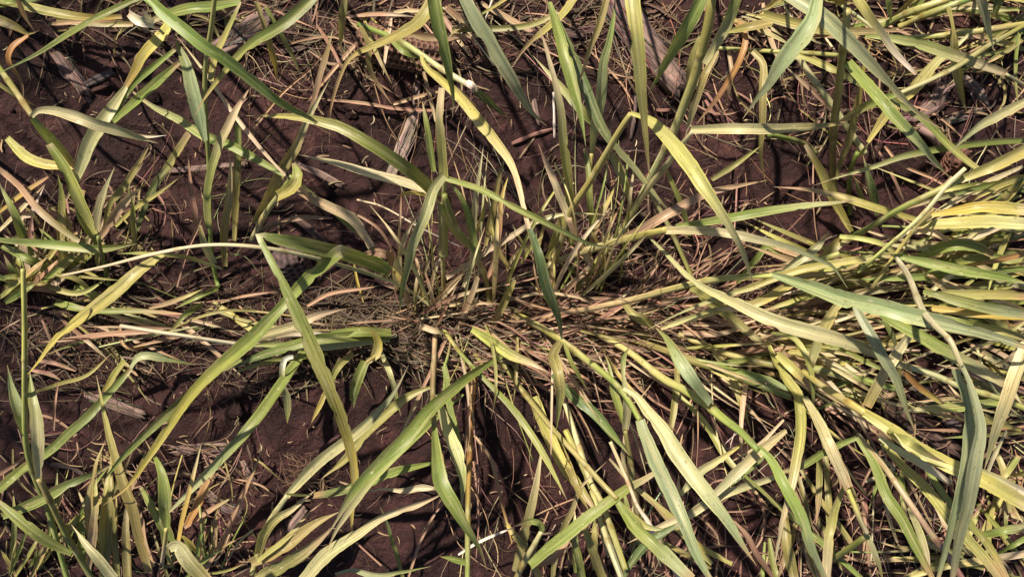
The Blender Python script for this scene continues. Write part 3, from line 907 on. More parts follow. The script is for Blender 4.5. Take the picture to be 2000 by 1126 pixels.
P single thin green wheat shoot rising from the bare soil at the bottom|787,1130
L 8/10/8/0 gd 1,4,5: 787,1128 776,1085 765,1052 752,1010 742,989
# ---- bottom middle / right
P wheat plant at the bottom middle with curled over green leaf tip|1005,1140
S 14/13/10 yp 3,7,9: 1003,1140 1025,1095 1045,1060 1058,1036
L 10/16/15/9/0 gk 10,11,10,8: 1059,1036 1056,1022 1040,1016 1020,1020 997,1030
L 18/26/26/20/10 gg 9,11,11,9: 1036,1104 1070,1073 1108,1044 1163,999 1225,954 1253,939 1279,923
L 10/16/20/10 kt 8,8,7: 1038,1102 1070,1095 1100,1065 1110,1050
L 14/20/20/12/0 oc 2,7,9: 1006,1115 1025,1045 1035,1004 1048,944 1060,863
L 10/14/14/7/0 oc 3,7,9: 1080,1130 1083,1095 1100,1032 1118,994 1135,950 1184,901
L 12/16/8 oY 3,5,4: 1035,1080 1010,1050 985,1015
L 14/18/10 yo 2,4,4: 1055,1130 1045,1100 1060,1085
P wheat plant at the bottom with bright lance leaf between olive stems|1150,1140
L 18/20/16/0 gg 7,9,10: 1136,1132 1128,1082 1120,1043
L 18/21/16/8 oy 5,8,9: 1178,1132 1155,1070 1143,1032 1138,1000
L 8/18/18/8 dd 12,13,13: 1218,1128 1232,1100 1265,1060 1326,1022
F 9 1100 1130 1330 1040 -80 40 50 130 8 16 oygoc 1 6
P wheat plant with bone white bending stem crossing the lower middle|1340,1150
S 20/18/9/8/8 wc 8,10,11,11: 1336,1135 1313,1100 1285,1060 1265,1017 1245,987 1225,937 1192,862
L 10/16/12/5 yp 5,8,9: 1430,1100 1360,1062 1310,1010 1235,945 1190,895
L 10/12/9/0 yt 6,8,9: 1390,1100 1340,1050 1290,1000 1260,965
L 8/14/8 oy 4,5,5: 1390,1108 1320,1070 1285,1050
P wheat plant with twin twisted green leaves meeting at joint below the row|1245,1060
S 18/16/12/10 oo 1,4,7,9: 1250,1060 1243,1000 1236,930 1226,870 1221,840
L 14/20/17/9/13/0 pg 9,11,11,10: 1221,838 1224,800 1222,762 1217,734 1218,697 1234,673
L 8/18/18/8/0 gg 9,9,8: 1219,834 1210,802 1198,764 1190,715 1180,690
S 10 oc 3,5,7: 1238,970 1218,900 1222,850
P wheat plant from the right with crossed pale leaves above the lower middle soil|1560,860
L 12/20/22/14/0 pc 11,12,11,9: 1520,928 1498,935 1425,959 1375,984 1345,1004 1300,1022 1225,1060
L 10/26/26/16 pp 12,13,13: 1535,840 1498,868 1463,897 1425,934 1393,965
L 12/22/18/8/0 pY 9,11,11: 1330,965 1338,955 1363,922 1400,899 1440,873 1475,852
L 10/18/18/8 dd 9,10,9: 1490,890 1475,904 1440,930 1403,960
L 6/8/4 gy 13,13,12: 1440,915 1448,922 1500,969 1540,1010
L 6/14/12/0 kt 4,6,7: 1515,1135 1475,1077 1458,1044 1423,1005
L 5/8/0 cc 8,8,6: 1530,820 1480,870 1420,905
# ---- right side mass
P bulky wheat plant at the right edge with thick yellow stem pointing left|2060,270
S 15/14/13/12 yg 16,15,13,9: 1872,352 1825,375 1750,412 1705,440 1663,462
L 16/24/28/30 yy 16,17,16: 1872,352 1915,334 1950,319 2015,286
L 14/26/24/16/0 oy 9,9,8,6: 1665,462 1635,475 1610,500 1580,520 1550,525
S 10/9/8 cy 17,16,13: 1885,329 1850,362 1813,407 1775,445 1738,477 1675,532
S 8 oy 15,13,11: 1825,407 1788,445 1750,495 1703,562
L 8/14/10/0 cc 15,14,11: 1860,345 1830,380 1800,420
P yellow wheat plant at the right edge with flat bright lime blades|2060,420
L 10/22/28/28 Yy 17,19,19: 1820,420 1875,411 1925,405 2015,412
L 16/28/30/26 yp 14,15,15: 1795,440 1850,438 1925,434 2015,438
L 14/16/12/0 ct 13,14,12: 1770,452 1813,452 1845,465 1871,483
L 10/12/10/0 yt 10,11,9: 1640,462 1675,465 1720,475 1750,495 1806,532
L 8/22/24/20/0 gg 13,14,13: 1745,498 1800,510 1875,527 1950,540 2015,556
L 14/26/28/14 gg 10,13,12: 1793,502 1850,480 1900,480 1940,498
L 14/14/8/0 rY 12,13,12: 2015,490 1950,507 1888,520 1850,530
L 10/18/18/10/0 yt 10,12,11,9: 1800,432 1738,415 1675,395 1625,380 1575,370 1512,365
L 14/22/16 gy 8,9,8: 1935,500 1970,505 2015,500
L 8/16/14 pc 11,11,10: 1720,475 1810,485 1880,470 1960,440
F 17 1990 470 2010 330 158 24 150 330 10 20 ygypcgo 3 11
F 14 2000 560 2020 440 178 22 160 380 10 20 ygpycgt 3 11
P pale wheat plant with light pointed leaf right of the bare soil pocket|1520,540
L 8/20/18/0 pp 12,13,11: 1525,532 1550,515 1595,482 1621,451
S 12 gy 5,8,10: 1490,540 1550,525 1600,508 1640,495
L 12/18/16/10 yp 8,10,9: 1560,525 1640,520 1690,505 1740,500
L 12/20/14/0 pt 7,8,7: 1555,540 1620,528 1670,518 1700,500
L 8/16/14/6 gg 3,6,6: 1440,552 1480,500 1500,480 1540,510
P long wheat plant whose cream ribbon leaf crosses inward from the right edge|2060,820
S 14/14/12 yp 15,17,18: 2015,802 1950,777 1875,754 1825,732 1775,717
L 12/22/34/34/26/14/10/0 pp 18,21,21,19,14,9: 1775,717 1738,704 1688,680 1625,659 1550,639 1500,622 1438,592 1358,552 1300,495 1245,440
P straw-edged wheat plant with slim pale leaf pointing left beside the brown tangle|1720,500
L 16/18/14/8/0 yp 14,13,11,8: 1690,505 1560,528 1470,560 1400,582 1325,612 1260,646
L 8/16/16/10 yp 8,9,7: 1500,585 1420,600 1350,620 1290,640
L 12/22/20/14/0 yc 10,11,9: 1560,545 1500,580 1450,600 1390,605
F 12 1700 560 1760 500 175 20 160 320 10 18 pycgyo 3 9
P tall wheat plant at right with pinkish jointed stem bent over into a grey leaf|1750,500
S 11/14/14/12/10 cp 17,25,29,30: 1752,505 1775,540 1800,602 1825,634 1855,664 1872,700 1878,715
L 12/20/30/38/34/22/10 bb 30,30,29,26,22: 1876,712 1890,744 1905,790 1912,840 1902,894 1888,982 1870,1057 1858,1140
L 14/22/22/16/8 bb 29,27,25,21: 1866,720 1885,764 1896,814 1893,844 1885,919 1863,1007 1830,1135
P wheat plant at right with silky green leaf sweeping down right behind the grey one|1700,600
L 10/26/30/28/18 gp 22,23,22: 1720,616 1750,634 1800,659 1850,689 1900,714 1965,750
L 16/22/22/12/0 bb 21,22,21,19: 1672,598 1685,625 1700,650 1725,697 1750,739 1770,797 1790,848
L 20/25/24/20 po 18,19,18: 1775,652 1750,689 1720,739 1693,793
L 20/26/24/14 yp 13,12,10: 1640,587 1615,627 1595,672 1582,718
L 10/14/0 gp 16,15,13: 1725,625 1740,650 1755,690
L 10/9/0 oy 15,13,12: 1758,690 1757,730 1760,760
P lime wheat plant at the right edge with overlapping yellow and grey blades|2060,590
L 12/24/26/18 gb 20,21,20: 1805,568 1875,587 1938,602 2015,615
L 16/22/22 yy 18,18,17: 1805,572 1900,574 2015,576
L 14/20/18 YY 15,16,15: 1820,602 1900,612 2015,618
L 12/18/16/6 yp 14,14,12: 1900,635 1950,645 2015,665
L 8/10/0 ct 16,15,13: 1990,680 1970,700 1940,712
F 15 2010 680 2020 560 185 24 150 360 10 20 ygypcgo 3 12
P wheat plant at the right edge with upright cream blade folded along its middle|2020,640
L 18/25/25/16/0 pp 24,24,22,19: 2005,670 1980,739 1963,789 1943,845 1922,918
L 18/22/22/12/0 gp 14,15,14: 1960,782 1875,794 1800,799 1740,806
L 10/13/10 rY 9,8,7: 1765,726 1800,759 1840,786
P sprawling wheat plant at right under the long cream ribbon with frayed end leaf|1480,650
L 10/22/26/26/22/14/9/0 yc 5,10,14,15,13: 1498,665 1515,707 1538,744 1558,777 1562,842 1555,894 1543,957 1525,1032 1512,1112
L 12/26/28/24 pc 12,15,15: 1572,775 1595,817 1610,850 1633,902 1656,953
S 12/13/12 yp 15,15,14: 1656,955 1680,1014 1694,1041
S 14/15/12 gy 13,10,6: 1694,1044 1663,1067 1625,1092
L 13 po 13,12,10: 1695,1044 1713,1094 1725,1135
L 8/14/14/6 yg 9,11,10: 1508,650 1550,660 1575,700 1585,740 1588,800
L 16/22/0 yt 8,9,8: 1520,690 1560,730 1590,770
F 18 1480 680 1560 640 15 25 120 300 10 19 pygycto 2 9
P massive yellow green wheat plant with the broadest stem running to the lower right corner|1560,720
S 13/16/18 yy 10,14,18: 1568,724 1600,749 1650,782 1690,806
L 18/30/34/35/34/30 yy 18,20,22,22: 1688,804 1720,824 1750,844 1800,879 1875,917 1925,939 2020,995
L 12/20/14/0 yn 19,23,22,22: 1735,838 1770,858 1810,885 1850,905
L 8/18/18/12 pw 17,18,17: 1718,854 1750,874 1800,904 1856,943
L 16/22/18 pw 20,21,20: 1905,915 1950,935 2015,970
P wheat plant at the lower right with purple tinged lower stem|1675,845
S 12/13/14/14 pk 12,16,17,15: 1675,849 1708,887 1733,919 1775,979 1813,1034 1850,1084 1880,1130
L 14/24/26/22 yy 14,16,15: 1725,864 1763,909 1813,959 1863,1024 1925,1094 1960,1140
L 8/22/25/20/10 gg 15,18,18: 1673,854 1708,907 1730,964 1763,1014 1788,1064 1825,1135
L 8/16/18/14 gy 15,16,14: 1763,859 1795,894 1830,949 1870,999 1925,1057 1970,1135
L 10/18/18/8 gg 14,13,12: 1673,854 1638,867 1600,887 1563,909 1523,921
L 10/18/16/0 pc 10,9,8: 1775,990 1795,1040 1810,1090 1815,1130
S 8 pc 12,11: 1690,880 1745,915 1690,940
P wheat plant of tan upright blades in the lower right shade|1600,1060
L 10/22/22/16 yc 9,12,11: 1648,948 1628,999 1618,1057 1614,1135
L 8/14/12/0 ot 3,6,6: 1600,880 1600,957 1594,1025
L 10/14/12 oo 3,5,5: 1613,890 1618,960 1622,1050
L 8/12/12 oy 4,6,5: 1563,914 1600,972 1630,1012 1662,1060
L 12/24/24 oo 6,7,6: 1533,1000 1538,1057 1550,1135
L 8/12/0 oo 3,4,3: 1560,930 1575,990 1590,1040
L 10/16/10 gg 4,6,6: 1500,970 1560,1020 1620,1070 1690,1135
F 16 1500 1060 1760 900 85 25 80 200 8 15 otkgoc 1 5
P grassy wheat plant filling the lower right corner|1960,1080
L 14/20/20 gp 7,9,8: 1910,1045 1960,1035 2015,1024
L 10/16/16 yc 8,9,8: 1770,1128 1850,1104 1925,1092 2000,1080
L 10/12/12 gg 6,8,8: 1940,1083 1975,1065 2015,1043
L 10/14/10 yg 8,9,8: 1930,960 1960,930 1990,890
L 10/16/12 oy 6,7,6: 1935,860 1960,920 1975,1000
L 8/12/8 pc 9,10,9: 1965,840 1940,890 1925,930
F 16 1900 1000 2010 900 60 60 80 200 8 16 oytgcg 1 6
F 14 2000 1130 1800 1060 190 35 80 200 8 16 gyogpc 2 7
P flattened wheat plant spreading right under the crossing stems|1430,640
F 15 1400 700 1520 600 5 30 150 350 9 18 pygyctok 1 8
F 14 1550 800 1700 660 20 40 120 260 9 17 ygopctk 1 7
P low wheat plant of yellowing blades near the right edge shadow|1950,720
F 16 1990 860 2015 720 190 30 100 240 9 17 ygopctk 2 8
F 10 1850 700 1980 640 20 50 80 180 9 16 ypgct 2 8
P dried wheat plant fanned out brown beneath the row centre|1180,610
F 12 1100 640 1340 580 0 30 140 300 5 10 tktkcto 1 4
F 9 1040 600 1180 560 -100 60 60 150 6 12 tkoty 1 5
P dried wheat plant fanned out pale tan beneath the left clump|840,625
F 9 790 620 900 580 -70 60 80 180 6 11 tkctok 1 5
F 6 700 650 840 620 175 25 70 160 5 9 ktkn 1 3
P thin dry wheat plant sprawled over the dark soil right of the row end|960,640
F 8 880 700 1080 620 70 60 50 150 5 10 ktcko 1 4
F 5 960 560 1060 500 -80 50 60 150 7 12 ocyt 1 6
P fine-bladed wheat plant of thin yellowing shoots fanning up from the centre|910,610
F 5 850 620 980 590 -82 30 170 330 7 12 ypycgp 8 17
F 4 880 640 980 620 80 35 150 320 6 11 ypycto 4 10
P fine-bladed wheat plant with thin pale shoots fanning up right of the centre|1110,590
F 8 1050 600 1200 560 -62 30 180 340 7 12 ypyctpg 8 18
F 4 1040 650 1220 680 70 35 170 360 6 11 ypycto 5 11
P fine-bladed wheat plant with thin shoots spreading down right from the row|1330,680
F 7 1260 670 1500 690 60 40 170 360 6 12 ypygcto 4 11
P dull olive wheat plant of slender upright blades between the lower left stems|300,1140
F 9 150 1130 430 1095 -86 18 130 270 13 22 oyogto 3 8
F 4 20 1120 160 1060 -70 30 120 240 11 18 oygk 2 7
P matted dry wheat plant lying flat along the dark left tangle|250,610
F 9 -10 620 480 590 8 28 100 260 8 14 otkoyt 1 3
F 6 500 620 120 680 178 22 120 260 7 13 otkgp 1 3
"""
# ------------------------------------------------------------------ wood chips, stalks and sticks lying on the soil
def wood_piece(label, w, col, zt, pts):
    dense, L = spline(pts, 7)
    a = acc()
    if w < 12:
        tube(a, dense, [w * .8, w, w * .9, w, w * .7], [.2, .5, .3], COL[col], COL[col], sides=8, rough=.3, minz=.0004)
        o = fin('twig', a, M_WOOD)
        tag(o, label, 'twig', 'twigs lying on the soil')
        return
    V, F, U, K = a
    base_c = {'k': (.235, .165, .145), 't': (.33, .255, .215), 'n': (.13, .085, .075), 'e': (.13, .105, .105), 'w': (.5, .4, .36)}[col]
    sides = 28 if w > 18 else 18
    n = len(dense)
    P = []
    hw = w * .5 * PX
    thick = min(hw, .011) * zt * .55
    # three splinters side by side share one rough-edged body: jagged ends, ridged top
    jag0 = [random.uniform(0, 1) ** 1.5 * w * .9 for _ in range(sides)]
    jag1 = [random.uniform(0, 1) ** 1.5 * w * .9 for _ in range(sides)]
    ridge = [random.uniform(.5, 1.2) for _ in range(sides)]
    C0 = []
    for x, y, t in dense:
        p = P3(x, y, 0)
        C0.append(Vector((p.x, p.y, soil_h(p.x, p.y))))
    zc = sum(p.z for p in C0) / n + thick * .55
    dist = 0
    for i in range(n):
        T = (C0[min(i + 1, n - 1)] - C0[max(i - 1, 0)]); T.z = 0; T.normalize()
        S = T.cross(Vector((0, 0, 1)))
        t = dense[i][2]
        if i:
            dist += (C0[i] - C0[i - 1]).length
        taper = .80 + .2 * math.sin(math.pi * min(1, t * 1.1)) + .07 * noise.noise(Vector((dist * 60, w, 3)))
        for k in range(sides):
            al = 2 * math.pi * k / sides
            sl = 0
            if i == 0:
                sl = -jag0[k] * PX
            if i == n - 1:
                sl = jag1[k] * PX
            nn = 1 + .22 * noise.noise(Vector((dist * 35, k * 3.1, w)))
            ca, sa = math.cos(al), math.sin(al)
            v = Vector((C0[i].x, C0[i].y, zc)) + S * (ca * abs(ca) ** -.25 if abs(ca) > 1e-3 else 0) * hw * taper * nn + T * sl
            v.z += (sa * thick) * ridge[k] * nn
            V.append(v); U.append((k / sides, dist)); K.append(mixc(base_c, (base_c[0] * 1.3, base_c[1] * 1.25, base_c[2] * 1.2), (ridge[k] - .7) * 1.4))
    for i in range(n - 1):
        for k in range(sides):
            q, q2 = i * sides + k, i * sides + (k + 1) % sides
            F.append((q, q2, q2 + sides, q + sides))
    F.append(tuple(range(sides))[::-1]); F.append(tuple((n - 1) * sides + k for k in range(sides)))
    if w >= 20:                      # loose fibres splitting off along the grain and at the ends
        for q in range(int(w * .7)):
            o0, o1 = random.uniform(-.55, .55) * w, random.uniform(-.06, .06) * w
            s0 = random.uniform(-.05, .6); s1 = min(1.12, s0 + random.uniform(.25, .6))
            fp = []
            for g in range(7):
                f = s0 + (s1 - s0) * g / 6
                i0 = min(max(f, 0), 1) * (n - 1); i1 = int(min(i0, n - 2))
                pa, pb = dense[i1], dense[i1 + 1]
                tx, ty = pb[0] - pa[0], pb[1] - pa[1]
                ll = math.hypot(tx, ty); fr = i0 - i1 + (f - min(max(f, 0), 1)) * (n - 1)
                oo = o0 + o1 * g
                fp.append((pa[0] + tx * fr - ty / ll * oo, pa[1] + ty * fr + tx / ll * oo, g / 6))
            zt_ = (zc + thick * .75 * math.sqrt(max(0, 1 - (o0 / (w * .56)) ** 2))) * 100
            fw = random.uniform(1.5, 3.2)
            fc = tuple(v * random.uniform(.55, 1.5) for v in base_c)
            tube(a, fp, [fw * .6, fw, fw * .4], [zt_ + .02, zt_ + .08, zt_ + random.uniform(-.1, .25)], fc, fc, sides=5, minz=.0006)
    o = fin('wood_chip', a, M_WOOD)
    tag(o, label, 'wood chip', 'wood and stalk pieces lying on the soil')
for line in DEBRIS.strip().splitlines():
    k, label, wd, col, z, pts = (line[0],) + tuple(line[2:].split('|'))
    pts = parse_pts(pts)
    if k == 'W':
        wood_piece(label, float(wd), col, float(z), pts)
    else:
        d, L = spline(pts, 8)
        a = acc()
        wd = float(wd)
        zs = nums(z, ',')
        if wd <= 5:
            tube(a, d, [wd, wd * .9, wd * .5], zs, jit(COL[col[0]]), jit(COL[col[1]]), sides=6, minz=.0012)
        else:
            ribbon(a, d, [wd * .7, wd, wd, wd * .8, wd * .25], zs, jit(COL[col[0]]), jit(COL[col[1]]), fold=.5, drytip=False, minz=.002)
        o = fin('dry_straw', a, M_DRY)
        tag(o, label, 'straw', 'loose dry straws on the soil')

# ------------------------------------------------------------------ corn cobs: staggered empty kernel sockets
def cob_material():
    m, nt = new_mat('corn_cob_chaff')
    at = nd(nt, 'ShaderNodeAttribute', attribute_name='Col')
    tc = nd(nt, 'ShaderNodeTexCoord')
    n = noise_tex(nt, tc.outputs['Object'], 700, 4, .6)
    r = ramp(nt, n.outputs[0], [(.3, (.6, .6, .6)), (.7, (1.35, 1.3, 1.3))])
    c = mix(nt, 1, at.outputs['Color'], r.outputs[0], 'MULTIPLY')
    p = nd(nt, 'ShaderNodeBsdfPrincipled'); p.inputs['Roughness'].default_value = .8
    nt.links.new(c, p.inputs['Base Color'])
    b = nd(nt, 'ShaderNodeBump'); b.inputs['Strength'].default_value = .5; b.inputs['Distance'].default_value = .0008
    nt.links.new(n.outputs[0], b.inputs['Height']); nt.links.new(b.outputs[0], p.inputs['Normal'])
    o = nd(nt, 'ShaderNodeOutputMaterial'); nt.links.new(p.outputs[0], o.inputs[0])
    return m
M_COB = cob_material()
def cob(label, x0, y0, x1, y1, r_px, rows, upright, rim, pit):
    V, F, K = [], [], []
    r = r_px * PX
    A, B = P3(x0, y0, 0), P3(x1, y1, 0)
    if upright:
        A.z, B.z = -.012, upright
    else:
        A.z = B.z = r * .62
    T = (B - A); ln = T.length; T.normalize()
    S = T.cross(Vector((0, 0, 1)));  S = S.normalized() if S.length > .2 else Vector((1, 0, 0))
    N = S.cross(T).normalized()
    pitch = .0052
    na, nl = rows * 7, max(12, int(ln / pitch * 7))
    for j in range(nl + 1):
        s = j / nl * ln
        for i in range(na):
            al = i / na
            u = al * rows
            cellr = int(u) % rows
            fu = (u - int(u)) * 2 - 1
            v = s / pitch + (.5 if cellr % 2 else 0)
            fv = (v - math.floor(v)) * 2 - 1
            d = math.sqrt(fu * fu + fv * fv * .9)
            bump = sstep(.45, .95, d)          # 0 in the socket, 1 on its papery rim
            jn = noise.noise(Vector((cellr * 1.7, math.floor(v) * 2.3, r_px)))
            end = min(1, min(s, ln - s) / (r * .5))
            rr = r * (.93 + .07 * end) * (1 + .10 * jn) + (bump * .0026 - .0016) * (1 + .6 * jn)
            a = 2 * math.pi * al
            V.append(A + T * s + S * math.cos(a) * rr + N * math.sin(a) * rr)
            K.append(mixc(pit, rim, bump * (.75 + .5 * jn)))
    for j in range(nl):
        for i in range(na):
            q, q2 = j * na + i, j * na + (i + 1) % na
            F.append((q, q2, q2 + na, q + na))
    # ends: rough woody ring, soft pith in the middle
    for end, j, sg in ((A, 0, -1), (B, nl, 1)):
        prev = [j * na + i for i in range(na)]
        for ring, (f, dz) in enumerate(((.92, .0012), (.78, .0030), (.64, .0036), (.50, .0046), (.36, .0046), (.22, .0050), (.08, .0046))):
            cur = []
            for i in range(na):
                a = 2 * math.pi * i / na
                cell = int(i / na * rows * f + ring * .5)
                jn = noise.noise(Vector((cell * 5.3, ring * 3.1, r_px)))
                edge = abs((i / na * rows * f + ring * .5) % 1 - .5) * 2
                rr = r * f * (1 + .05 * jn)
                V.append(end + T * sg * (dz + .0014 * jn - .0022 * edge ** 3 + (.0012 if ring % 2 else 0)) + S * math.cos(a) * rr + N * math.sin(a) * rr)
                K.append(mixc(pit, rim, max(0, .55 + .7 * jn - .5 * edge ** 2)))
                cur.append(len(V) - 1)
            for i in range(na):
                i2 = (i + 1) % na
                F.append((prev[i], prev[i2], cur[i2], cur[i]) if sg > 0 else (prev[i2], prev[i], cur[i], cur[i2]))
            prev = cur
        F.append(tuple(prev) if sg > 0 else tuple(prev[::-1]))
    o = mesh_obj('corn_cob', V, F, None, K, M_COB)
    tag(o, label, 'corn cob', 'old corn cobs in the soil')
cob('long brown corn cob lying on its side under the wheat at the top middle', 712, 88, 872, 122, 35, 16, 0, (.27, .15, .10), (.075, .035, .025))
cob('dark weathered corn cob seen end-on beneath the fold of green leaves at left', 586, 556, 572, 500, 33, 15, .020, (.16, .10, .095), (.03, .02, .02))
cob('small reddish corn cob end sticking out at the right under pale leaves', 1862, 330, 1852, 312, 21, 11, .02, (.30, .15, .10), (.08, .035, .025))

# ------------------------------------------------------------------ root stub of an old corn plant
e = bpy.data.objects.new('corn_root_stub', None); C.objects.link(e)
e.location = P3(1825, 235, 0); bpy.context.view_layer.update()
tag(e, 'pale forked corn root stub with gnarled arms at the upper right', 'root')
for wd, zs, pts in (([13, 12, 10, 9, 8], [1.2, 2.2, 3.2, 3.6], '1782,236 1812,222 1838,205 1845,180 1868,163'),
                    ([16, 15, 13, 9], [1.0, 1.4, .9], '1732,236 1755,238 1775,233 1800,240'),
                    ([22, 30, 26, 14], [.9, 1.4, .5], '1790,245 1812,256 1830,272 1842,300'),
                    ([7, 5, 3], [1.5, 2.5, 2.0], '1868,163 1885,158 1900,170')):
    d, L = spline(parse_pts(pts), 6)
    a = acc()
    tube(a, d, wd, zs, (.30, .20, .18), (.24, .16, .15), sides=9, rough=.22)
    fin('root_arm', a, M_WOOD, e)

# ------------------------------------------------------------------ clods of soil that have broken loose
def clod(label, x, y, r):
    V, F = [], []
    p0 = P3(x, y, 0); rr = r * PX
    p0.z = soil_h(p0.x, p0.y) + rr * .25
    nu, nv = 18, 10
    for j in range(nv + 1):
        for i in range(nu):
            a, b = 2 * math.pi * i / nu, math.pi * j / nv
            d = Vector((math.sin(b) * math.cos(a), math.sin(b) * math.sin(a), math.cos(b)))
            q = 1 + .38 * noise.noise(d * 1.7 + Vector((x, y, 0))) + .22 * noise.noise(d * 4 + Vector((y, x, 0)))
            V.append(p0 + Vector((d.x, d.y, d.z * .7)) * rr * q)
    for j in range(nv):
        for i in range(nu):
            q, q2 = j * nu + i, j * nu + (i + 1) % nu
            F.append((q, q + nu, q2 + nu, q2))
    o = mesh_obj('soil_clod', V, F, None, None, M_SOIL)
    tag(o, label, 'clod', 'clods of soil')
for q in (('crumbly soil clod below the cupped yellow leaf', 632, 372, 17), ('reddish clod below the straw bundle', 686, 222, 11),
          ('soil clod under the root stub at upper right', 1800, 262, 24), ('lumpy clod right of the upper left wood chip', 300, 190, 12),
          ('clod in the bare soil at lower left middle', 457, 800, 18), ('rough clod on the right upper soil by the pink straw', 1610, 340, 13),
          ('dark clod in the shade of the right gap', 1575, 465, 22), ('soil clod beside the husk bundle', 300, 838, 15),
          ('clod on the bright soil right of the pale stick', 1063, 322, 14), ('broad clod in the top middle gap', 1290, 205, 15)):
    clod(*q)

# ------------------------------------------------------------------ the wheat plants
GROUP = 'wheat plants growing in the rows'
def inside(p):
    return -2 < p[0] < 2002 and -2 < p[1] < 1128
def finish_plant(pl):
    if not pl:
        return
    bx, by = pl['base']
    b = P3(bx, by, 0)
    e = bpy.data.objects.new('wheat_plant', None); C.objects.link(e)
    e.location = (b.x, b.y, soil_h(b.x, b.y)); e.empty_display_size = .02
    e.matrix_world.translation = e.location
    bpy.context.view_layer.update()
    tag(e, pl['label'], 'wheat', GROUP)
    spts = []
    for wd, col, zs, pts in pl['S']:
        d, L = spline(pts, 6)
        a = acc()
        nodes = [q for q in (random.uniform(.30, .42), random.uniform(.66, .8)) if L > 110] if len(wd) else []
        tube(a, d, wd, zs, jit(COL[col[0]]), jit(COL[col[1]]), sides=9, nodes=nodes)
        fin('stem', a, M_STEM, e)
        spts += [(x, y, smooth_list(zs, t)) for x, y, t in d]
    for wd, col, zs, pts in pl['L']:
        d, L = spline(pts, 9 if L_FINE else 14)
        a = acc()
        thin = max(wd) < 4
        if len(wd) == 1:
            wd = [wd[0] * .7, wd[0], wd[0], wd[0] * .75, 0]
        elif len(wd) == 2:
            wd = [wd[0], wd[1], wd[1]]
        if thin:
            tube(a, d, wd, zs, jit(COL[col[0]]), jit(COL[col[1]]), sides=5)
        else:
            ribbon(a, d, wd, zs, jit(COL[col[0]]), jit(COL[col[1]]), corners=[p[:2] for p in pts if p[2]])
        fin('leaf', a, M_LEAF, e)
        # the culm that carries this blade, where no traced stem does
        for end in (0, -1):
            q = d[end]
            z = smooth_list(zs, q[2])
            tipped = wd[end] < 2
            if tipped or z < 3 or thin:
                continue
            if any(abs(q[0] - s[0]) + abs(q[1] - s[1]) < 55 and abs(z - s[2]) < 7 for s in spts):
                continue
            if inside(q):
                if end == -1:
                    continue
                run = [p for p in d if p[2] < .42][::-1]
                path = [(p[0], p[1], p[2]) for p in run]
                m = path[0][2] or 1
                dd = [(x, y, 1 - t / m) for x, y, t in path]
                if len(dd) < 3:
                    continue
                ww = min(8, max(5, wd[0] * .5))
                a2 = acc()
                tube(a2, dd, [ww, ww * .8], [0, z * .45, z - .3], jit(COL['o']), jit(COL[col[0]]), sides=7)
                fin('stem', a2, M_STEM, e)
            else:
                mid = ((bx + q[0]) / 2, (by + q[1]) / 2)
                if inside(mid) or inside((bx, by)):
                    bb = (q[0] + (40 if q[0] > 1000 else -40), q[1] + (40 if q[1] > 563 else -40))
                else:
                    bb = (bx, by)
                d2, _ = spline([(bb[0], bb[1], False), (mid[0] if bb == (bx, by) else bb[0], mid[1] if bb == (bx, by) else bb[1], False), (q[0], q[1], False)], 10)
                a2 = acc()
                tube(a2, d2, [10, 9], [0, z * .6, z], jit(COL['o']), jit(COL[col[0]]), sides=7)
                fin('stem', a2, M_STEM, e)
    for f in pl['F']:
        n, x0, y0, x1, y1, ang, spr, l0, l1, w0, w1 = [float(v) for v in f[:11]]
        cols, z0, z1 = f[11], float(f[12]), float(f[13])
        for i in range(int(n * 1.6)):
            u = random.random()
            x, y = x0 + (x1 - x0) * u + random.uniform(-12, 12), y0 + (y1 - y0) * u + random.uniform(-12, 12)
            al = R(ang + random.gauss(0, spr * .6))
            ln = random.uniform(l0, l1)
            cv = random.gauss(0, .35)
            pts = [(x, y, False)]
            for k in range(4):
                x += math.cos(al) * ln / 4; y += math.sin(al) * ln / 4
                al += cv / 4
                pts.append((x, y, False))
            zt = random.uniform(z0, z1)
            zs = [.6, zt * .6, zt, zt * random.uniform(.6, 1.05)]
            c1 = random.choice(cols)
            c2 = c1 if random.random() < .5 else random.choice(cols)
            wd = random.uniform(w0, w1) * random.choice((.5, .75, .95, 1))
            d, L = spline(pts, 15)
            a = acc()
            if random.random() < .22:
                tube(a, d, [wd * .5, wd * .46, wd * .38], zs, jit(COL[c1], .2), jit(COL[c2], .2), sides=7, nodes=[random.uniform(.3, .7)])
                fin('stem', a, M_STEM, e)
            else:
                ribbon(a, d, [wd * .5, wd * .95, wd, wd * .7, 0], zs, jit(COL[c1], .2), jit(COL[c2], .2), withered=True)
                fin('leaf', a, M_LEAF, e)
L_FINE = True
pl = None
for line in WHEAT.strip().splitlines():
    if not line or line[0] == '#':
        continue
    k, rest = line[0], line[2:]
    if k == 'P':
        finish_plant(pl)
        label, b = rest.split('|')
        pl = {'label': label, 'base': tuple(nums(b, ',')), 'S': [], 'L': [], 'F': []}
    elif k == 'F':
        pl['F'].append(rest.split())
    else:
        hd, pts = rest.split(': ')
        wd, col, zs = hd.split()
        pl[k].append((nums(wd, '/'), col, nums(zs, ','), parse_pts(pts)))
finish_plant(pl)

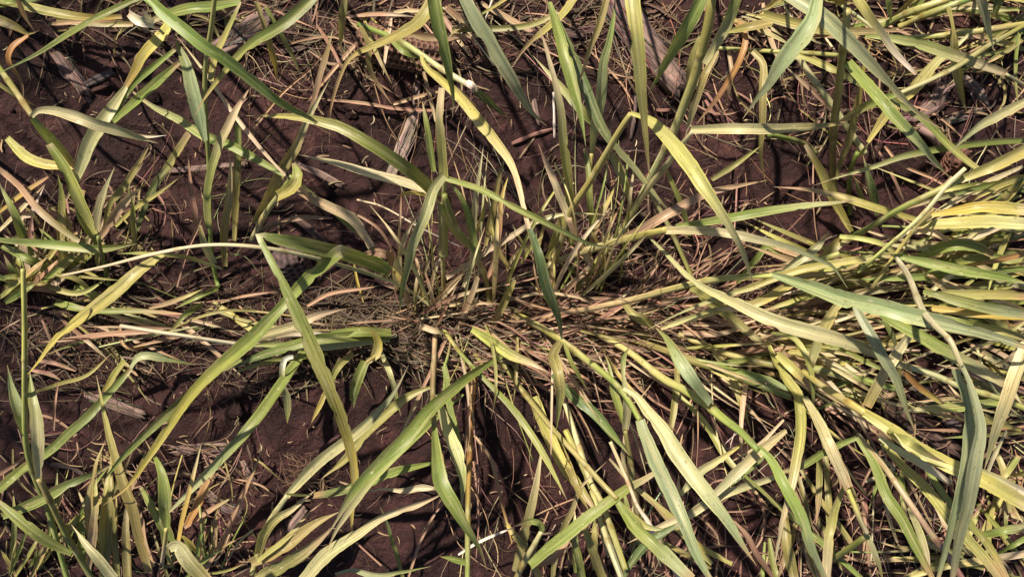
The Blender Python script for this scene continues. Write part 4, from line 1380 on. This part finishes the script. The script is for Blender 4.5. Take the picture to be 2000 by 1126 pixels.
# unseen taller wheat added past the left and upper left edges for its shade
for i in range(22):
    if i < 14:
        x, y = random.uniform(-.70, -.58), -.22 + i * .052
    else:
        x, y = -.62 + (i - 14) * .042, random.uniform(.44, .52)
    e = bpy.data.objects.new('wheat_plant', None); C.objects.link(e)
    e.location = (x, y, soil_h(x, y)); bpy.context.view_layer.update()
    tag(e, 'tall green wheat plant added unseen beyond the left edge to cast shade', 'wheat', 'unseen wheat plants added for shade')
    for s in range(3):
        hgt = random.uniform(30, 46)
        lx, ly = random.uniform(-.05, .01), random.uniform(-.02, .04)
        k0 = lambda X, Y, z: (1000 + X / (PX * (H - z) / H), 563 - Y / (PX * (H - z) / H))
        path = []
        for q in range(6):
            f = q / 5
            path.append((*k0(x + lx * f * f, y + ly * f, hgt * .01 * f), f))
        a = acc(); tube(a, path, [9, 12], [hgt * q / 5 for q in range(6)], jit(COL['g']), jit(COL['y']), sides=7)
        fin('stem', a, M_STEM, e)
        for m in range(4):
            z0 = hgt * random.uniform(.45, 1)
            f = z0 / hgt
            X, Y = x + lx * f * f, y + ly * f
            al = random.uniform(0, 6.28); ln = random.uniform(.10, .17)
            path, zs = [], []
            for q in range(9):
                g = q / 8
                z = z0 + 7 * math.sin(g * 2.6) - 5 * g * g
                XX, YY = X + math.cos(al) * ln * g, Y + math.sin(al) * ln * g
                if abs(XX) < .5 * (H - z * .01) and abs(YY) < .30 * (H - z * .01) / H * .75 + .05 and XX > -.45:
                    break
                path.append((*k0(XX, YY, z * .01), g)); zs.append(z)
            if len(path) > 4:
                a = acc(); ribbon(a, path, [14, 24, 26, 18, 0], zs, jit(COL['g']), jit(COL['y']))
                fin('leaf', a, M_LEAF, e)
# ------------------------------------------------------------------ uncountable litter: thatch, fine fibres, chaff
def litter(name, label, cat, regions, kind):
    a = acc()
    for n, x0, y0, x1, y1, ang, spr, l0, l1, w0, w1, cols, zmax in regions:
        for i in range(n):
            x, y = random.uniform(x0, x1), random.uniform(y0, y1)
            al = R(ang + random.gauss(0, spr))
            ln = random.uniform(l0, l1)
            cv = random.gauss(0, 1.0)
            pts = [(x, y, False)]
            for k in range(3):
                x += math.cos(al) * ln / 3; y += math.sin(al) * ln / 3
                al += cv / 3 + random.gauss(0, .15)
                pts.append((x, y, False))
            d, L = spline(pts, max(5, ln / 9))
            zt = random.uniform(0, zmax)
            zs = [zt * random.uniform(.1, 1), zt, zt * random.uniform(.1, 1)]
            c = COL[random.choice(cols)]
            f = random.uniform(.35, 1.05)
            c = (c[0] * f, c[1] * f * .94, c[2] * f * .97)
            wd = random.uniform(w0, w1)
            if kind == 'wisp':
                c = tuple(v * random.uniform(.6, 1.1) for v in COL[random.choice(cols)])
                c = jit(c, .25)
                zs = [.3, zt * .6, zt, zt * random.uniform(.5, 1.1)]
                tube(a, d, [wd, wd * .9, wd * .6, wd * .3], zs, c, jit(c, .2), sides=4, minz=.0006, cap=False)
            elif kind == 'tube':
                tube(a, d, [wd, wd, wd * .5], zs, c, jit(c, .2), sides=3, minz=.0004, cap=False)
            else:
                ribbon(a, d, [wd * .6, wd, wd * .9, wd * .3], zs, c, jit(c, .2), fold=.55, drytip=False, minz=.0012)
    o = fin(name, a, M_DRY)
    tag(o, label, cat, kind='stuff')
litter('thatch', 'brown tangled thatch of dead leaves along the wheat rows', 'thatch', [
    (170, 560, 560, 860, 700, 5, 40, 50, 180, 1.5, 4.5, 'qqqnne', 1.6),
    (190, 800, 560, 1560, 720, 5, 22, 100, 330, 2, 6, 'qnkkntk', 2.4),
    (60, 860, 580, 1500, 690, 4, 16, 140, 380, 3, 7, 'tktkc', 3.0),
    (190, 0, 540, 560, 760, 0, 50, 40, 140, 1.5, 5, 'qqqnne', 1.4),
    (190, 450, -20, 1260, 105, 0, 45, 60, 180, 2, 7, 'qnkntn', 1.6),
    (170, 1260, -20, 2000, 240, 10, 50, 50, 150, 2, 6, 'knnto', 1.6),
    (200, 1500, 520, 2000, 1126, 60, 60, 50, 160, 2, 6, 'knonkt', 1.8),
    (110, 0, 860, 520, 1126, 60, 50, 40, 130, 2, 6, 'knont', 1.4),
    (90, 0, -20, 460, 90, 10, 50, 40, 130, 2, 7, 'onk', 1.4),
    (110, 1000, 950, 1600, 1126, 60, 50, 50, 150, 2, 6, 'knnkt', 1.6),
    (90, 1080, 420, 1400, 580, -60, 60, 50, 140, 2, 5, 'knkt', 1.8),
    (60, 0, 380, 300, 560, -60, 60, 40, 120, 2.5, 7, 'onkn', 1.8)], 'ribbon')
litter('wispy_straw', 'hair-thin pale dry straws tangled between the wheat blades', 'fine straw', [
    (90, 700, 540, 1560, 720, 0, 35, 100, 320, 1.3, 3.0, 'tkctkk', 4),
    (45, 740, 330, 1250, 600, -80, 35, 80, 240, 1.3, 3.0, 'tkctk', 6),
    (60, 820, 740, 1600, 1126, 75, 30, 90, 260, 1.3, 3.2, 'tkctk', 5),
    (50, 1500, 800, 2000, 1126, 70, 30, 90, 260, 1.3, 3.2, 'tkctk', 5),
    (45, 1400, 250, 2000, 560, 150, 50, 80, 260, 1.3, 3.0, 'tkctk', 5),
    (50, 450, -20, 1500, 200, 60, 60, 70, 200, 1.3, 3.0, 'tkctk', 4),
    (40, 1400, -10, 2000, 260, 60, 60, 70, 220, 1.3, 3.0, 'tkctk', 5),
    (40, 0, 250, 520, 640, -80, 45, 70, 200, 1.3, 3.0, 'tkok', 4),
    (40, 0, 760, 520, 1126, 70, 45, 70, 200, 1.3, 3.0, 'tkok', 4)], 'wisp')
litter('fine_fibre', 'fine hair-like root fibres scattered over the soil', 'fibre', [
    (650, 0, 0, 2000, 1126, 0, 90, 15, 80, .9, 1.8, 'nnkkt', .5),
    (600, 560, 580, 1500, 700, 0, 35, 40, 160, 1, 2.4, 'nkknt', 1.4),
    (60, 540, 880, 640, 950, 30, 40, 30, 80, .9, 1.6, 'kt', 1.0),
    (300, 0, 560, 560, 760, 0, 60, 30, 110, 1, 2.2, 'nkn', 1.0),
    (300, 450, 0, 1400, 150, 0, 60, 30, 110, 1, 2.2, 'nkkt', 1.0)], 'tube')
litter('chaff', 'small broken bits of chaff and splinters on the soil', 'chaff', [
    (650, 0, 0, 2000, 1126, 0, 90, 5, 20, 1.5, 3.5, 'nkkttc', .25),
    (200, 0, 0, 2000, 1126, 0, 90, 20, 55, 2, 6, 'nnkkt', .4)], 'ribbon')

# ------------------------------------------------------------------ crumbs of soil, far too many to count
V, F = [], []
for i in range(2600):
    x, y = random.uniform(-20, 2020), random.uniform(-20, 1146)
    p = P3(x, y, 0)
    if noise.noise(p * 14) + random.uniform(-.45, .45) < 0:
        continue
    r = (1.2 + random.expovariate(.75)) * PX
    r = min(r, 7 * PX)
    c = Vector((p.x, p.y, soil_h(p.x, p.y) + r * .25))
    b = len(V)
    V.append(c + Vector((0, 0, r * random.uniform(.6, 1.0))))
    for q in range(6):
        a = q * math.pi / 3 + random.uniform(-.3, .3)
        V.append(c + Vector((math.cos(a), math.sin(a), random.uniform(.05, .45))) * r * random.uniform(.65, 1.25))
    for q in range(6):
        a = q * math.pi / 3 + random.uniform(-.3, .3)
        V.append(c + Vector((math.cos(a) * r * 1.1, math.sin(a) * r * 1.1, -r * .8)))
    for q in range(6):
        q2 = (q + 1) % 6
        F.append((b, b + 1 + q, b + 1 + q2))
        F.append((b + 1 + q, b + 7 + q, b + 7 + q2, b + 1 + q2))
o = mesh_obj('soil_crumbs', V, F, None, None, M_SOIL)
tag(o, 'small crumbs and grit of dark soil scattered over the ground', 'soil crumbs', kind='stuff')
